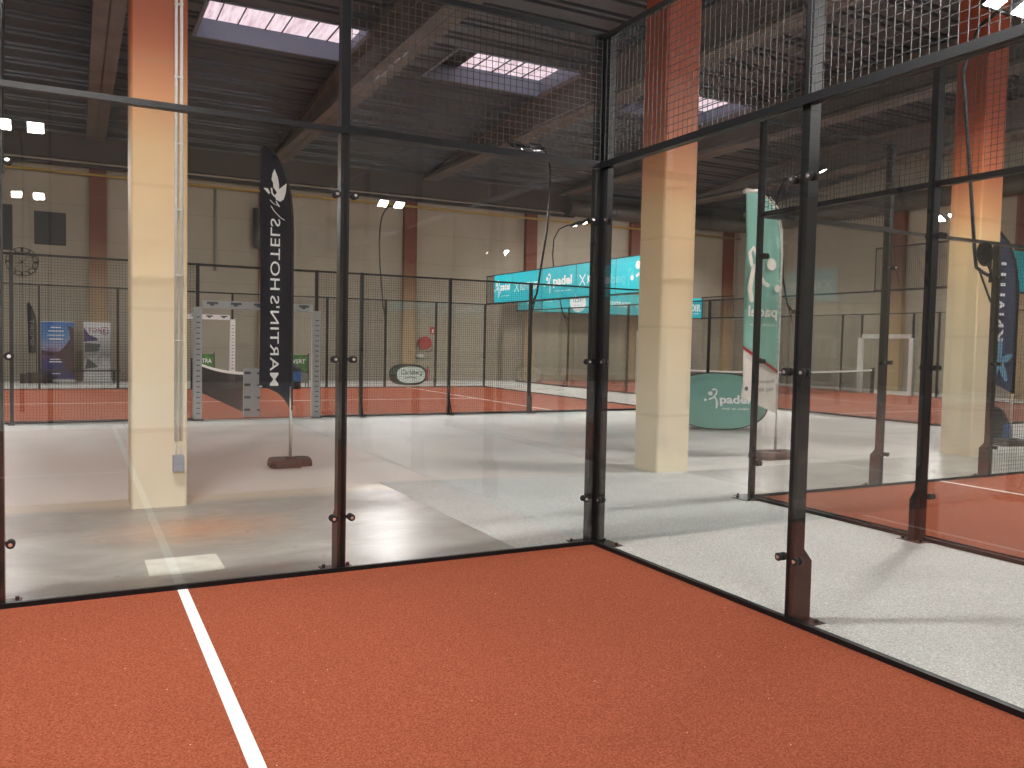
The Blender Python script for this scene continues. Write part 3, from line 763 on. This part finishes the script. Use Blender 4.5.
# ------------------------------------------------------------------ teal banners
def banner(P, dirv, inn, u0, u1, z0, z1, kind, label, back=False):
    """flat printed sheet tied to the mesh; inn points into the court"""
    root = thing('advertising_banner', label, 'banner', (P[0], P[1], 0)); f = fr(dirv, inn)
    MB().box((u0+.02, .02, z0), (u1-.02, .028, z1)).xf(f).build('sheet', M['teal'], root)
    D = Vector((dirv[0], dirv[1], 0)); I = Vector((inn[0], inn[1], 0)); U = Vector((0, 0, 1))
    R = U.cross(I)*1.0          # reading direction for someone inside the court
    uc = (u0+u1)/2; c = D*uc+I*.031+U*((z0+z1)/2)
    w = u1-u0; m = MB(); N = Vector((0, 0, 0))
    if kind == 'padel':
        player_logo(m, c-R*w*.30, R, U, N, .52)
        lettering(m, 'padel', c+R*w*.12+U*.02, R, U, N, width=w*.54, height=.36, bold=.035)
        lettering(m, 'club de padel', c+R*w*.14-U*.26, R, U, N, width=w*.46, height=.06)
    elif kind == 'keytrade':
        strokes(m, [(-.16, .14), (0, 0), (-.16, -.14)], .05, c-R*w*.32, R, U, N, 1)
        strokes(m, [(.12, .14), (-.01, 0), (.12, -.14)], .05, c-R*w*.32, R, U, N, 1)
        lettering(m, 'KEYTRADE', c+R*w*.10, R, U, N, width=w*.58, height=.24, bold=.03)
    elif kind == 'man':
        player_logo(m, c+R*w*.05, R, U, N, .85)
    elif kind == 'badge':
        blob(m, (0, 0), .42, c, R, U, N, n=30)
    elif kind == 'oir':
        lettering(m, 'OIR', c+R*w*.29, R, U, N, width=w*.34, height=.36, bold=.02)
        m.add([c+R*w*.14-U*.28, c+R*w*.40-U*.28, c+R*w*.40-U*.25, c+R*w*.14-U*.25], [(0,1,2,3)])
    elif kind == 'small':
        blob(m, (-.45, 0), .16, c, R, U, N); lettering(m, 'padel club', c+R*w*.1, R, U, N, width=w*.5, height=.13)
    m.build('lettering', M['letter'], root, fix=False)
    if kind == 'badge':
        m = MB(); lettering(m, 'IDP', c+I*.004+U*.12, R, U, N, width=.5, height=.22, bold=.01)
        lettering(m, 'sport', c+I*.004-U*.14, R, U, N, width=.42, height=.09)
        m.build('badge_letters', M['lightblue'], root, fix=False)
    return root
s3 = [L3*i/5 for i in range(6)]
kinds = ['man', 'keytrade', 'padel', 'keytrade', 'padel']
labs = ['teal banner with a large white player figure, nearest on the long row behind the column', 'teal banner with white wordmark half hidden by the court corner post',
        'teal banner with white player and padel lettering, middle of the long row', 'teal banner with white wordmark behind the bent floodlight pole',
        'teal banner with padel lettering at the left end of the long row']
for i in range(5): banner((C3R, C3N), (0, 1), (-1, 0), s3[i], s3[i+1]-(.7 if i == 4 else 0), 3.02, 3.96, kinds[i], labs[i])
for i in range(5): banner((C3L, C3N), (0, 1), (1, 0), s3[i], s3[i+1], 3.02, 3.96, ['keytrade', 'padel', 'keytrade', 'man', 'padel'][i],
        'mirrored teal banner outside the left edge, %s from the near corner' % ['first', 'second', 'third', 'fourth', 'fifth'][i])
for i, k in enumerate(['small', 'badge', 'keytrade', 'padel', 'oir']):
    banner((C4L, C4F), (1, 0), (0, -1), W4*i/5, W4*(i+1)/5, 3.0, 3.92, k,
        'teal banner of the lower row, '+['leftmost with small white print', 'with a round white badge', 'with a white wordmark left of the cream column', 'hidden behind the cream column', 'ending in the letters OIR right of the cream column'][i])
for i in range(2):
    banner((C4L, C4N), (1, 0), (0, 1), W4*i/5, W4*(i+1)/5, 3.0, 3.92, ['padel', 'keytrade'][i],
        'teal banner seen from behind '+['next to the orange column', 'at the far right photo edge'][i])

# ------------------------------------------------------------------ feather flags
def rubber_base(root, L=.52, W=.40, H=.10):
    pts = [(-L/2+.06, -W/2), (L/2-.16, -W/2), (L/2-.14, -W/2+.1), (L/2-.04, -W/2+.1), (L/2, -W/2+.14), (L/2, W/2-.06), (L/2-.06, W/2), (-L/2+.06, W/2), (-L/2, W/2-.06), (-L/2, -W/2+.06)]
    m = MB().prism(pts, 2, 0, H*.55)
    inner = [(x*.93, y*.93) for x, y in pts]; n = len(pts)
    m.add([(x, y, H*.55) for x, y in pts]+[(x, y, H) for x, y in inner], [(i, (i+1) % n, n+(i+1) % n, n+i) for i in range(n)]+[list(range(n, 2*n))])
    m.box((-.06, -.06, H), (.06, .06, H+.015))
    return m.build('base', M['base_rubber'], root)
# navy flag: plane facing the camera-ish side (x axis), pole on its right edge
fl = thing('feather_flag', 'tall navy feather flag with mirrored white hotel lettering on a rubber base', 'flag', (-1.26, 5.0, 0), rz=math.radians(-3))
rubber_base(fl)
MB().tube([(0, 0, .1), (0, 0, .62), (0, 0, .63), (0, 0, 1.0)], [.021, .021, .016, .016], 10).build('pole', M['pole'], fl)
ed = [(0.0, .70)]
for z in (1.2, 1.8, 2.4, 2.9): ed.append((0.0+.0, z))
ed += [(-.01, 3.15), (-.03, 3.35), (-.07, 3.53), (-.13, 3.70), (-.21, 3.83), (-.30, 3.91), (-.36, 3.93)]
MB().tube([(x+.008, 0, z) for x, z in ed], .017, 8).build('sleeve', M['black_cloth'], fl)
outline = ed + [(-.385, 3.90), (-.385, 3.5), (-.38, 2.6), (-.375, 1.8), (-.385, .985), (-.33, .985), (-.22, .96), (-.13, .90), (-.06, .81)]
def cloth(outline, amp, root, m, name='cloth', thick=.004, ph=0.0, nx=14, nz=60, fx=9):
    """fills the outline with a softly waving sheet"""
    zs = [p[1] for p in outline]; z0, z1 = min(zs), max(zs)
    def span(z):
        xs_ = []
        for (xa, za), (xb, zb) in zip(outline, outline[1:]+outline[:1]):
            if (za-z)*(zb-z) <= 0 and za != zb: xs_.append(xa+(xb-xa)*(z-za)/(zb-za))
        return (min(xs_), max(xs_)) if xs_ else (outline[0][0],)*2
    g = MB(); vs = []
    for j in range(nz+1):
        z = z0+(z1-z0)*(j+.0)/nz; z = min(max(z, z0+1e-4), z1-1e-4); a, b = span(z)
        for i in range(nx+1):
            x = a+(b-a)*i/nx; y = amp*math.sin(fx*x+2.1*z+ph)*math.sin(PI*min(1, max(0, (b-x)*5)))*.5+amp*.6*math.sin(1.7*z+4*x+ph)*min(1, (b-x)*6)
            vs.append((x, y, z))
    fs = [(j*(nx+1)+i, j*(nx+1)+i+1, (j+1)*(nx+1)+i+1, (j+1)*(nx+1)+i) for j in range(nz) for i in range(nx)]
    g.add(vs, fs, True); o = g.build(name, m, root, fix=False)
    so = o.modifiers.new('thickness', 'SOLIDIFY'); so.thickness = thick; so.offset = 0
    return o
cl = cloth(outline, .012, fl, M['navy'])
NN = Vector((0, -.022, 0))
m = MB(); lettering(m, "MARTIN'S", (-.205, 0, 1.565), (0, 0, 1), (1, 0, 0), NN, width=1.11, height=.108, bold=.004, spacing=1.05)
lettering(m, "HOTELS", (-.205, 0, 2.625), (0, 0, 1), (1, 0, 0), NN, width=.87, height=.115, bold=.004, spacing=1.05)
m.build('lettering', M['letter'], fl, fix=False)
m = MB()  # two-leaf bird emblem
Rx, Uz = (1, 0, 0), (0, 0, 1)
m.slab([(-.22, 3.66), (-.245, 3.60), (-.255, 3.53), (-.235, 3.49), (-.235, 3.44), (-.19, 3.38), (-.165, 3.40), (-.165, 3.47), (-.18, 3.56)], NN, Rx, Uz, (0, 1, 0), .002)
m.slab([(-.075, 3.50), (-.11, 3.47), (-.165, 3.42), (-.215, 3.34), (-.20, 3.29), (-.15, 3.27), (-.11, 3.30), (-.085, 3.38)], NN, Rx, Uz, (0, 1, 0), .002)
m.slab([(-.35, 3.42), (-.30, 3.42), (-.27, 3.37), (-.285, 3.35)], NN, Rx, Uz, (0, 1, 0), .002)
strokes(m, [(-.255, 3.42), (-.245, 3.36), (-.215, 3.33)], .02, NN, Rx, Uz, (0, 0, 0))
strokes(m, [(-.27, 3.28), (-.23, 3.24), (-.17, 3.22)], .008, NN, Rx, Uz, (0, 0, 0))
strokes(m, [(-.20, 3.27), (-.16, 3.21)], .012, NN, Rx, Uz, (0, 0, 0))
strokes(m, [(-.26, 3.21), (-.22, 3.15), (-.15, 3.08), (-.10, 3.05)], .009, NN, Rx, Uz, (0, 0, 0))
m.build('emblem', M['letter'], fl, fix=False)

# teal flag with white head band and cream foot
f2 = thing('feather_flag', 'tall teal feather flag with cream lower end behind the second court corner', 'flag', (5.42, 3.48, 0), rz=math.radians(-3))
rubber_base(f2, .74, .42, .10)
MB().tube([(0, 0, .1), (0, 0, .42), (0, 0, .43), (0, 0, 3.0), (-.03, 0, 3.35), (-.10, 0, 3.6), (-.26, 0, 3.76)], [.022, .022, .013, .013, .011, .01, .009], 8).build('pole', M['pole'], f2)
ed2 = [(-.02, 1.30), (-.02, 2.2), (-.015, 2.9), (-.03, 3.15), (-.09, 3.45), (-.2, 3.65), (-.36, 3.77), (-.52, 3.82), (-.70, 3.83)]
cloth(ed2+[(-.70, 3.79), (-.66, 3.2), (-.65, 2.4), (-.65, 1.61)], .03, f2, M['teal_soft'], fx=14)
cloth([(-.02, .66), (-.02, 1.26), (-.34, 1.44), (-.65, 1.60), (-.64, 1.1), (-.68, .90)], .02, f2, M['cream_banner'], name='foot_print')
MB().slab([(-.02, 1.25), (-.02, 1.28), (-.34, 1.46), (-.65, 1.62), (-.65, 1.58), (-.34, 1.42)], (0, -.005, 0), Rx, Uz, (0, 1, 0), .03).build('red_stripe', M['red'], f2)
m = MB().tube([(x, 0, z) for x, z in ed2[1:]], .016, 6); m.tube([(-.73, 0, 3.79), (-.42, 0, 3.83)], .028, 8); m.build('hem', M['cream_banner'], f2)
N2 = Vector((0, -.038, 0)); m = MB()
# mirrored player emblem: big curved body, head and ball
m2 = [(-.50, 2.92), (-.56, 3.02), (-.62, 2.94), (-.58, 2.78), (-.44, 2.64), (-.33, 2.52), (-.27, 2.50)]
strokes(m, m2, .06, N2, Rx, Uz, (0, 0, 0))
strokes(m, [(-.54, 2.76), (-.57, 2.6), (-.60, 2.44), (-.56, 2.28)], [.06, .075, .085, .07], N2, Rx, Uz, (0, 0, 0))
blob(m, (-.22, 2.80), .085, N2, Rx, Uz, (0, 0, 0)); blob(m, (-.10, 2.46), .055, N2, Rx, Uz, (0, 0, 0))
lettering(m, 'padel', Vector((-.35, 0, 2.10))+N2, (-1, 0, 0), (0, 0, 1), (0, 0, 0), width=.52, height=.20, bold=.02)
lettering(m, 'club de sport', Vector((-.35, 0, 1.93))+N2, (-1, 0, 0), (0, 0, 1), (0, 0, 0), width=.46, height=.035)
m.build('lettering', M['cream_banner'], f2, fix=False)
m = MB(); lettering(m, 'Toujours', Vector((-.24, 0, 1.12))+N2, (-1, 0, 0), (0, 0, 1), (0, 0, 0), width=.30, height=.06)
lettering(m, '792 00', Vector((-.24, 0, 1.0))+N2, (-1, 0, 0), (0, 0, 1), (0, 0, 0), width=.27, height=.05)
blob(m, (-.60, 1.02), .032, N2, Rx, Uz, (0, 0, 0)); m.build('foot_lettering', M['strap'], f2, fix=False)

# blue-grey flag at the right edge
f3 = thing('feather_flag', 'blue-grey feather flag with star print at the right photo edge', 'flag', (10.84, 3.36, 0), rz=math.radians(-14))
rubber_base(f3, .6, .42, .10)
MB().tube([(0, 0, .1), (0, 0, .95)], .018, 8).build('pole', M['pole'], f3)
ed3 = [(0, .9), (0, 2.4), (-.02, 2.8), (-.1, 3.2), (-.25, 3.5), (-.42, 3.66), (-.62, 3.74)]
MB().tube([(x+.01, 0, z) for x, z in ed3], .03, 8).build('sleeve', M['black_cloth'], f3)
cloth(ed3+[(-.72, 3.72), (-.70, 2.6), (-.68, 1.3), (-.5, 1.1), (-.2, 1.0)], .025, f3, M['navy2'])
m = MB(); lettering(m, 'KNALLU', (-.43, -.06, 2.48), (0, 0, 1), (1, 0, 0), (0, 0, 0), width=1.35, height=.24, bold=.02)
m.build('lettering', M['letter'], f3, fix=False)
m = MB()
for k in range(5):
    a = PI/2+2*PI*k/5
    strokes(m, [(-.36+.05*math.cos(a), 1.45+.05*math.sin(a)), (-.36+.18*math.cos(a), 1.45+.26*math.sin(a)), (-.36+.25*math.cos(a), 1.45+.38*math.sin(a))], [.10, .12, .06], (0, -.06, 0), Rx, Uz, (0, 0, 0))
m.build('star', M['lightblue'], f3, fix=False)

# small black flag and posters by the far wall
f4 = thing('feather_flag', 'small black feather flag far away behind the left mesh fence', 'flag', (-4.75, 25.6, 0))
ed4 = [(0, .3), (0, 1.9), (-.04, 2.2), (-.12, 2.45), (-.22, 2.6)]
MB().tube([(x, 0, z) for x, z in ed4], .012, 6).build('pole', M['black_cloth'], f4)
cloth(ed4[1:]+[(-.27, 2.56), (-.24, 1.8), (-.22, .98), (0, .98)], .01, f4, M['black_cloth'], nz=24, nx=6)
m = MB(); lettering(m, 'SPORT', (-.12, -.02, 1.65), (0, 0, 1), (1, 0, 0), (0, 0, 0), width=.85, height=.11); m.build('lettering', M['grey_panel'], f4, fix=False)
MB().box((-.45, -.2, 0), (.45, .2, .30)).box((-.3, -.15, .3), (.3, .15, .34)).build('base', M['base_rubber'], f4)

def make_poster(name, stops, axis_noise):
    s = NT(name); sep = s.n('ShaderNodeSeparateXYZ'); s.l(s.tc.outputs['Generated'], sep.inputs[0])
    n = s.noise(axis_noise, 3, vec=s.tc.outputs['Generated'], dist=1.0)
    v = s.math('ADD', sep.outputs['Z'], s.math('MULTIPLY', s.math('SUBTRACT', n, .5), .35))
    c = s.ramp(v, stops); s.l(c, s.b.inputs['Base Color']); s.b.inputs['Roughness'].default_value = .5; return s.m
def rollup(label, x, y, w, h, m, extra, cat='poster'):
    r = thing('roll_up_banner', label, cat, (x, y, 0))
    MB().box((-w/2, -.01, .12), (w/2, .01, h)).build('print', m, r)
    MB().box((-w/2-.02, -.06, .02), (w/2+.02, .06, .12)).box((-w/2, -.02, h), (w/2, .02, h+.025)).build('cassette', M['conduit'], r)
    MB().tube([(0, .03, .1), (0, .03, h)], .012, 6).build('support_pole', M['pole'], r)
    extra(r)
def ex1(r):
    m = MB()
    for i, (z, w) in enumerate(((1.80, .3), (1.68, .45), (1.55, .5), (1.42, .4), (.75, .35), (.67, .4), (.28, .25))): m.box((-.05-w/2, -.014, z), (-.05+w/2, -.011, z+.035))
    m.build('lettering', M['letter'], r)
    m = MB(); m.slab([(.16, .6), (.47, .2), (.47, 1.8), (.38, 1.86), (.26, 1.9), (.34, 1.7), (.36, 1.45), (.20, 1.2), (.02, 1.0), (-.3, 1.02), (-.47, 1.1), (-.47, .92), (.0, .85)], (0, -.013, 0), Rx, Uz, (0, 1, 0), .002)
    m.build('silhouette', mat('maroon_print', (70, 34, 52), .6), r)
def ex2(r):
    m = MB(); m.slab([(-.40, 1.85), (-.25, 1.6), (-.02, 1.5), (.03, 1.42), (-.40, 1.36)], (0, -.013, 0), Rx, Uz, (0, 1, 0), .002); m.build('purple_shape', mat('purple_print', (70, 56, 108), .6), r)
    m = MB(); m.slab([(-.38, .45), (.02, .52), (-.12, .68), (-.30, .82)], (0, -.013, 0), Rx, Uz, (0, 1, 0), .002)
    m.slab([(-.38, 1.02), (.05, 1.05), (.1, 1.3), (-.38, 1.33)], (0, -.013, 0), Rx, Uz, (0, 1, 0), .002); m.build('dark_shape', mat('dark_grey_print', (74, 78, 78), .6), r)
    m = MB(); lettering(m, 'TOR', (-.08, -.014, 1.76), Rx, Uz, (0, 0, 0), width=.40, height=.13)
    m.tube([(.22+.11*math.cos(2*PI*k/24), -.014, 1.74+.13*math.sin(2*PI*k/24)) for k in range(25)], .012, 5, close=False); lettering(m, 'E', (.22, -.014, 1.74), Rx, Uz, (0, 0, 0), width=.1, height=.13)
    m.build('lettering', mat('dark_red_print', (150, 56, 66), .6), r)
rollup('blue and maroon roll-up poster by the far wall behind the mesh', -4.15, 25.9, .96, 2.0,
    make_poster('blue_poster_print', [(0.0, lin((44, 44, 110))), (.3, lin((52, 50, 120))), (.42, lin((110, 70, 100))), (.55, lin((150, 150, 185))), (.75, lin((70, 140, 200))), (1.0, lin((50, 100, 180)))], 1.5), ex1)
rollup('white and grey roll-up poster by the far wall left of the conduit column', -2.98, 25.9, .82, 2.0,
    make_poster('grey_poster_print', [(0.0, lin((215, 215, 212))), (.25, lin((190, 190, 188))), (.4, lin((130, 128, 126))), (.6, lin((170, 170, 172))), (.8, lin((205, 205, 208))), (1.0, lin((225, 225, 228)))], 3.0), ex2)
bn = thing('bench', 'low dark bench standing before the two posters at the far wall', 'bench', (-3.6, 25.2, 0))
MB().box((-1.1, -.18, .40), (1.3, .18, .45)).build('seat', M['base_rubber'], bn)
for x in (-.9, 1.1): MB().box((x-.03, -.15, 0), (x+.03, .15, .4)).build('leg', M['lamp_body'], bn)

# green boards, bin and bag behind the far court
def board(label, x, y, w=.60, txt=None):
    r = thing('advertising_board', label, 'board', (x, y, 0))
    m = MB()
    for s in (-1, 1): m.tube([(s*w/2, 0, 0), (s*w/2, .06, 1.12)], .02, 6); m.tube([(s*w/2, .4, 0), (s*w/2, .06, 1.0)], .016, 6)
    m.tube([(-w/2, .03, .5), (w/2, .03, .5)], .014, 6).tube([(-w/2, .01, .15), (w/2, .01, .15)], .014, 6)
    m.build('frame', M['frame'], r)
    MB().add([(-w/2, .025, .5), (w/2, .025, .5), (w/2, .055, 1.07), (-w/2, .055, 1.07), (-w/2, .04, .5), (w/2, .04, .5), (w/2, .07, 1.07), (-w/2, .07, 1.07)],
        [(0,1,2,3), (4,5,6,7), (0,1,5,4), (3,2,6,7), (0,3,7,4), (1,2,6,5)]).build('poster', M['green'], r)
    MB().box((-w/2, .008, .17), (w/2, .02, .46)).build('lower_panel', M['grey_panel'], r)
    m = MB(); lettering(m, txt or 'STRA', (0, .028, .86 if txt else .70), Rx, Uz, (0, 0, 0), width=w*.7, height=.14, bold=.02); m.build('lettering', M['letter'], r, fix=False)
board('green poster board with dark frame behind the far fence, left through the gateway', .0, 22.3, .52, 'STRA')
board('green poster board with black frame beside the black and blue bin', 2.95, 22.4, .62, 'VERT')
bi = thing('waste_bin', 'black domed bin with blue panel by the far fence right of the navy flag', 'bin', (2.58, 21.35, .0125))
MB().tube([(0, 0, .0), (0, 0, .10), (0, 0, .58), (0, 0, .66), (0, 0, .74), (0, 0, .78)], [.17, .18, .20, .19, .12, .03], 18).build('body', M['black_cloth'], bi)
m = MB(); n = 8
m.add([(.205*math.sin(a), -.205*math.cos(a), z) for z in (.24, .56) for a in [(-.9+1.8*i/n) for i in range(n+1)]], [(i, i+1, n+2+i, n+1+i) for i in range(n)])
m.build('panel', M['blue'], bi, fix=False)
bp = thing('backpack', 'black and blue backpack resting on the floor by the blue-grey flag', 'bag', (11.12, 3.78, 0))
MB().tube([(0, 0, .0), (0, 0, .05), (.0, 0, .22), (0, 0, .42), (-.03, 0, .55), (-.06, 0, .62)], [.15, .18, .19, .16, .11, .04], 14).build('body', M['black_cloth'], bp)
MB().tube([(.03, -.08, .04), (.03, -.09, .10), (.04, -.09, .30), (.05, -.08, .36)], [.10, .15, .14, .06], 12).build('front_pocket', M['blue'], bp)

# oval beer banner behind the far court
def capsule(w, h, n=40, k=2.6):
    pts = []
    for i in range(n):
        a = 2*PI*i/n; c, s = math.cos(a), math.sin(a)
        pts.append((w/2*math.copysign(abs(c)**(2/k), c), h/2*math.copysign(abs(s)**(2/k), s)))
    return pts
cb = thing('popup_banner', 'small oval white beer banner with dark green rim behind the far fence', 'banner', (7.05, 22.9, 0))
w, h = 1.26, .76
MB().slab(capsule(w, h), (0, 0, h/2+.02), Rx, Uz, (0, 1, 0), .03).build('rim', M['dgreen'], cb)
MB().slab([(x, y) for x, y in capsule(w*.84, h*.78)], (.03, -.02, h/2+.02), Rx, Uz, (0, 1, 0), .012).build('print', M['pale'], cb)
m = MB(); lettering(m, 'Carlsberg', (.03, -.03, h/2+.09), Rx, Uz, (0, 0, 0), width=.84, height=.22, bold=.015, shear=.25)
strokes(m, [(-.2, -.0), (0, .04), (.2, .02)], .025, (.0, -.03, h/2-.10), Rx, Uz, (0, 0, 0)); m.build('lettering', M['dgreen'], cb, fix=False)
MB().slab(capsule(w, h), (-.04, .35, h/2+.02), Rx, Uz, (0, 1, 0), .02).build('back_panel', M['dgreen'], cb)

# large teal pop-up oval banner
ob = thing('popup_banner', 'large teal oval pop-up banner with padel lettering behind the cream column', 'banner', (7.55, 7.2, 0), rz=math.radians(-27))
w, h = 1.95, 1.10
def tilt_y(z): return .30*(z/h)      # leans back to meet the rear face
def oval(y0, sgn, m_, name, k, thick=.01, off=0):
    g = MB(); pts = capsule(w*k, h*k, 48, 2.35); n = len(pts)
    for t in (0, thick):
        pass
    vs = [(x, y0+sgn*(tilt_y(z+h/2))+off+t, z+h/2+.01) for t in (0, thick) for x, z in pts]
    g.add(vs, [list(range(n)), list(range(n, 2*n))]+[(i, (i+1) % n, n+(i+1) % n, n+i) for i in range(n)])
    return g.build(name, m_, ob)
oval(-.32, 1, M['black_cloth'], 'rim', 1.0, .02)
oval(-.32, 1, M['teal_soft'], 'front_face', .965, .006, -.008)
oval(.34, -1, M['black_cloth'], 'rear_rim', 1.0, .02)
oval(.34, -1, M['teal_soft'], 'rear_face', .965, .006, .022)
def op(x, z): return Vector((x, -.32+tilt_y(z)-.016, z+.01))
sl = math.atan2(.30, h); Uo = Vector((0, math.sin(sl), math.cos(sl)))
m = MB(); player_logo(m, op(-.12, .60), Vector((1, 0, 0)), Uo, Vector((0, 0, 0)), .34)
lettering(m, 'padel', op(.31, .56), Rx, Uo, (0, 0, 0), width=.58, height=.22, bold=.03)
lettering(m, 'club de padel', op(.31, .40), Rx, Uo, (0, 0, 0), width=.52, height=.05)
m.build('lettering', M['letter'], ob, fix=False)

# padel racket hanging beside the third post of the second court
rk = thing('padel_racket', 'black perforated padel racket hanging on the second court post', 'racket', (6.46, 1.10, 2.84))
g = bmesh.new()
def ellipse(n, a, b, cx=0, cz=0): return [(cx+a*math.cos(2*PI*i/n), cz+b*math.sin(2*PI*i/n)) for i in range(n)]
m = MB()
# face built as a grid of webs between the holes
R_, step = .135, .034
for i in range(-4, 5):
    x = i*step; hh = math.sqrt(max(0, R_*R_-x*x)); m.box((x-.0048, -.012, -hh), (x+.0048, .012, hh))
    m.box((-hh, -.012, x-.0048), (hh, .012, x+.0048))
m.xf(lambda p: (p[0]*math.cos(.6)-p[2]*math.sin(.6), p[1], p[0]*math.sin(.6)+p[2]*math.cos(.6))).build('face', M['rubber'], rk)
MB().tube([(R_*math.cos(2*PI*k/36), 0, 1.06*R_*math.sin(2*PI*k/36)) for k in range(37)], .019, 8, close=False).build('rim', M['rubber'], rk)
MB().tube([(.05, 0, -.115), (.115, 0, -.20)], .013, 6).tube([(.12, 0, -.05), (.125, 0, -.20)], .013, 6).tube([(.12, 0, -.19), (.17, 0, -.33)], .018, 8).build('handle', M['rubber'], rk)

GROUPS = {'floodlight': 'twin floodlights around the courts', 'column': 'painted columns of the hall', 'roof_beam': 'concrete beams under the roof',
  'pilaster': 'pilasters along the hall walls', 'advertising_banner': 'teal banners above the court glass', 'court_fence': 'fences around the courts',
  'gateway_pad': 'padded court gateways', 'artificial_turf': 'red turf of the courts', 'feather_flag': 'feather flags beside the courts',
  'roll_up_banner': 'posters by the far wall', 'advertising_board': 'green poster boards', 'wall_panel': 'dark panels on the far wall', 'court_net': 'nets of the far courts',
  'concrete_slab': 'polished slabs beside the courts'}
for o in bpy.data.objects:
    g = GROUPS.get(o.name.split('.')[0])
    if g and o.parent is None and 'label' in o: o['group'] = g

# ------------------------------------------------------------------ world, camera, view
w = bpy.data.worlds.new('sky'); bpy.context.scene.world = w; w.use_nodes = True
bg = w.node_tree.nodes['Background']; bg.inputs['Color'].default_value = (0.93, 0.88, 0.95, 1); bg.inputs['Strength'].default_value = 1.15

cam = bpy.data.cameras.new('camera'); co = bpy.data.objects.new('camera', cam); col.objects.link(co)
cx, cy, cz, yaw, pit, rol, fpx = -3.65178, -5.54697, 1.58915, 0.48106, -0.04792, 0.02057, 838.5653
f_ = Vector((math.sin(yaw)*math.cos(pit), math.cos(yaw)*math.cos(pit), math.sin(pit)))
rt = Vector((math.cos(yaw), -math.sin(yaw), 0)); up = rt.cross(f_)
r2 = rt*math.cos(rol)+up*math.sin(rol); u2 = up*math.cos(rol)-rt*math.sin(rol)
mw = Matrix((r2, u2, -f_)).transposed().to_4x4(); mw.translation = (cx, cy, cz); co.matrix_world = mw
cam.sensor_width = 36; cam.lens = fpx*36/1024; cam.clip_start = .05; cam.clip_end = 200
sc = bpy.context.scene; sc.camera = co
sc.view_settings.view_transform = 'Standard'; sc.view_settings.look = 'None'; sc.view_settings.gamma = 1
sc.view_settings.use_curve_mapping = False; sc.view_settings.exposure = 0.38
try:
    c = sc.cycles; c.max_bounces = 10; c.diffuse_bounces = 4; c.glossy_bounces = 5; c.transmission_bounces = 6
    c.transparent_max_bounces = 48; c.sample_clamp_indirect = 6; c.use_light_tree = True; c.caustics_reflective = False; c.caustics_refractive = False
except Exception: pass
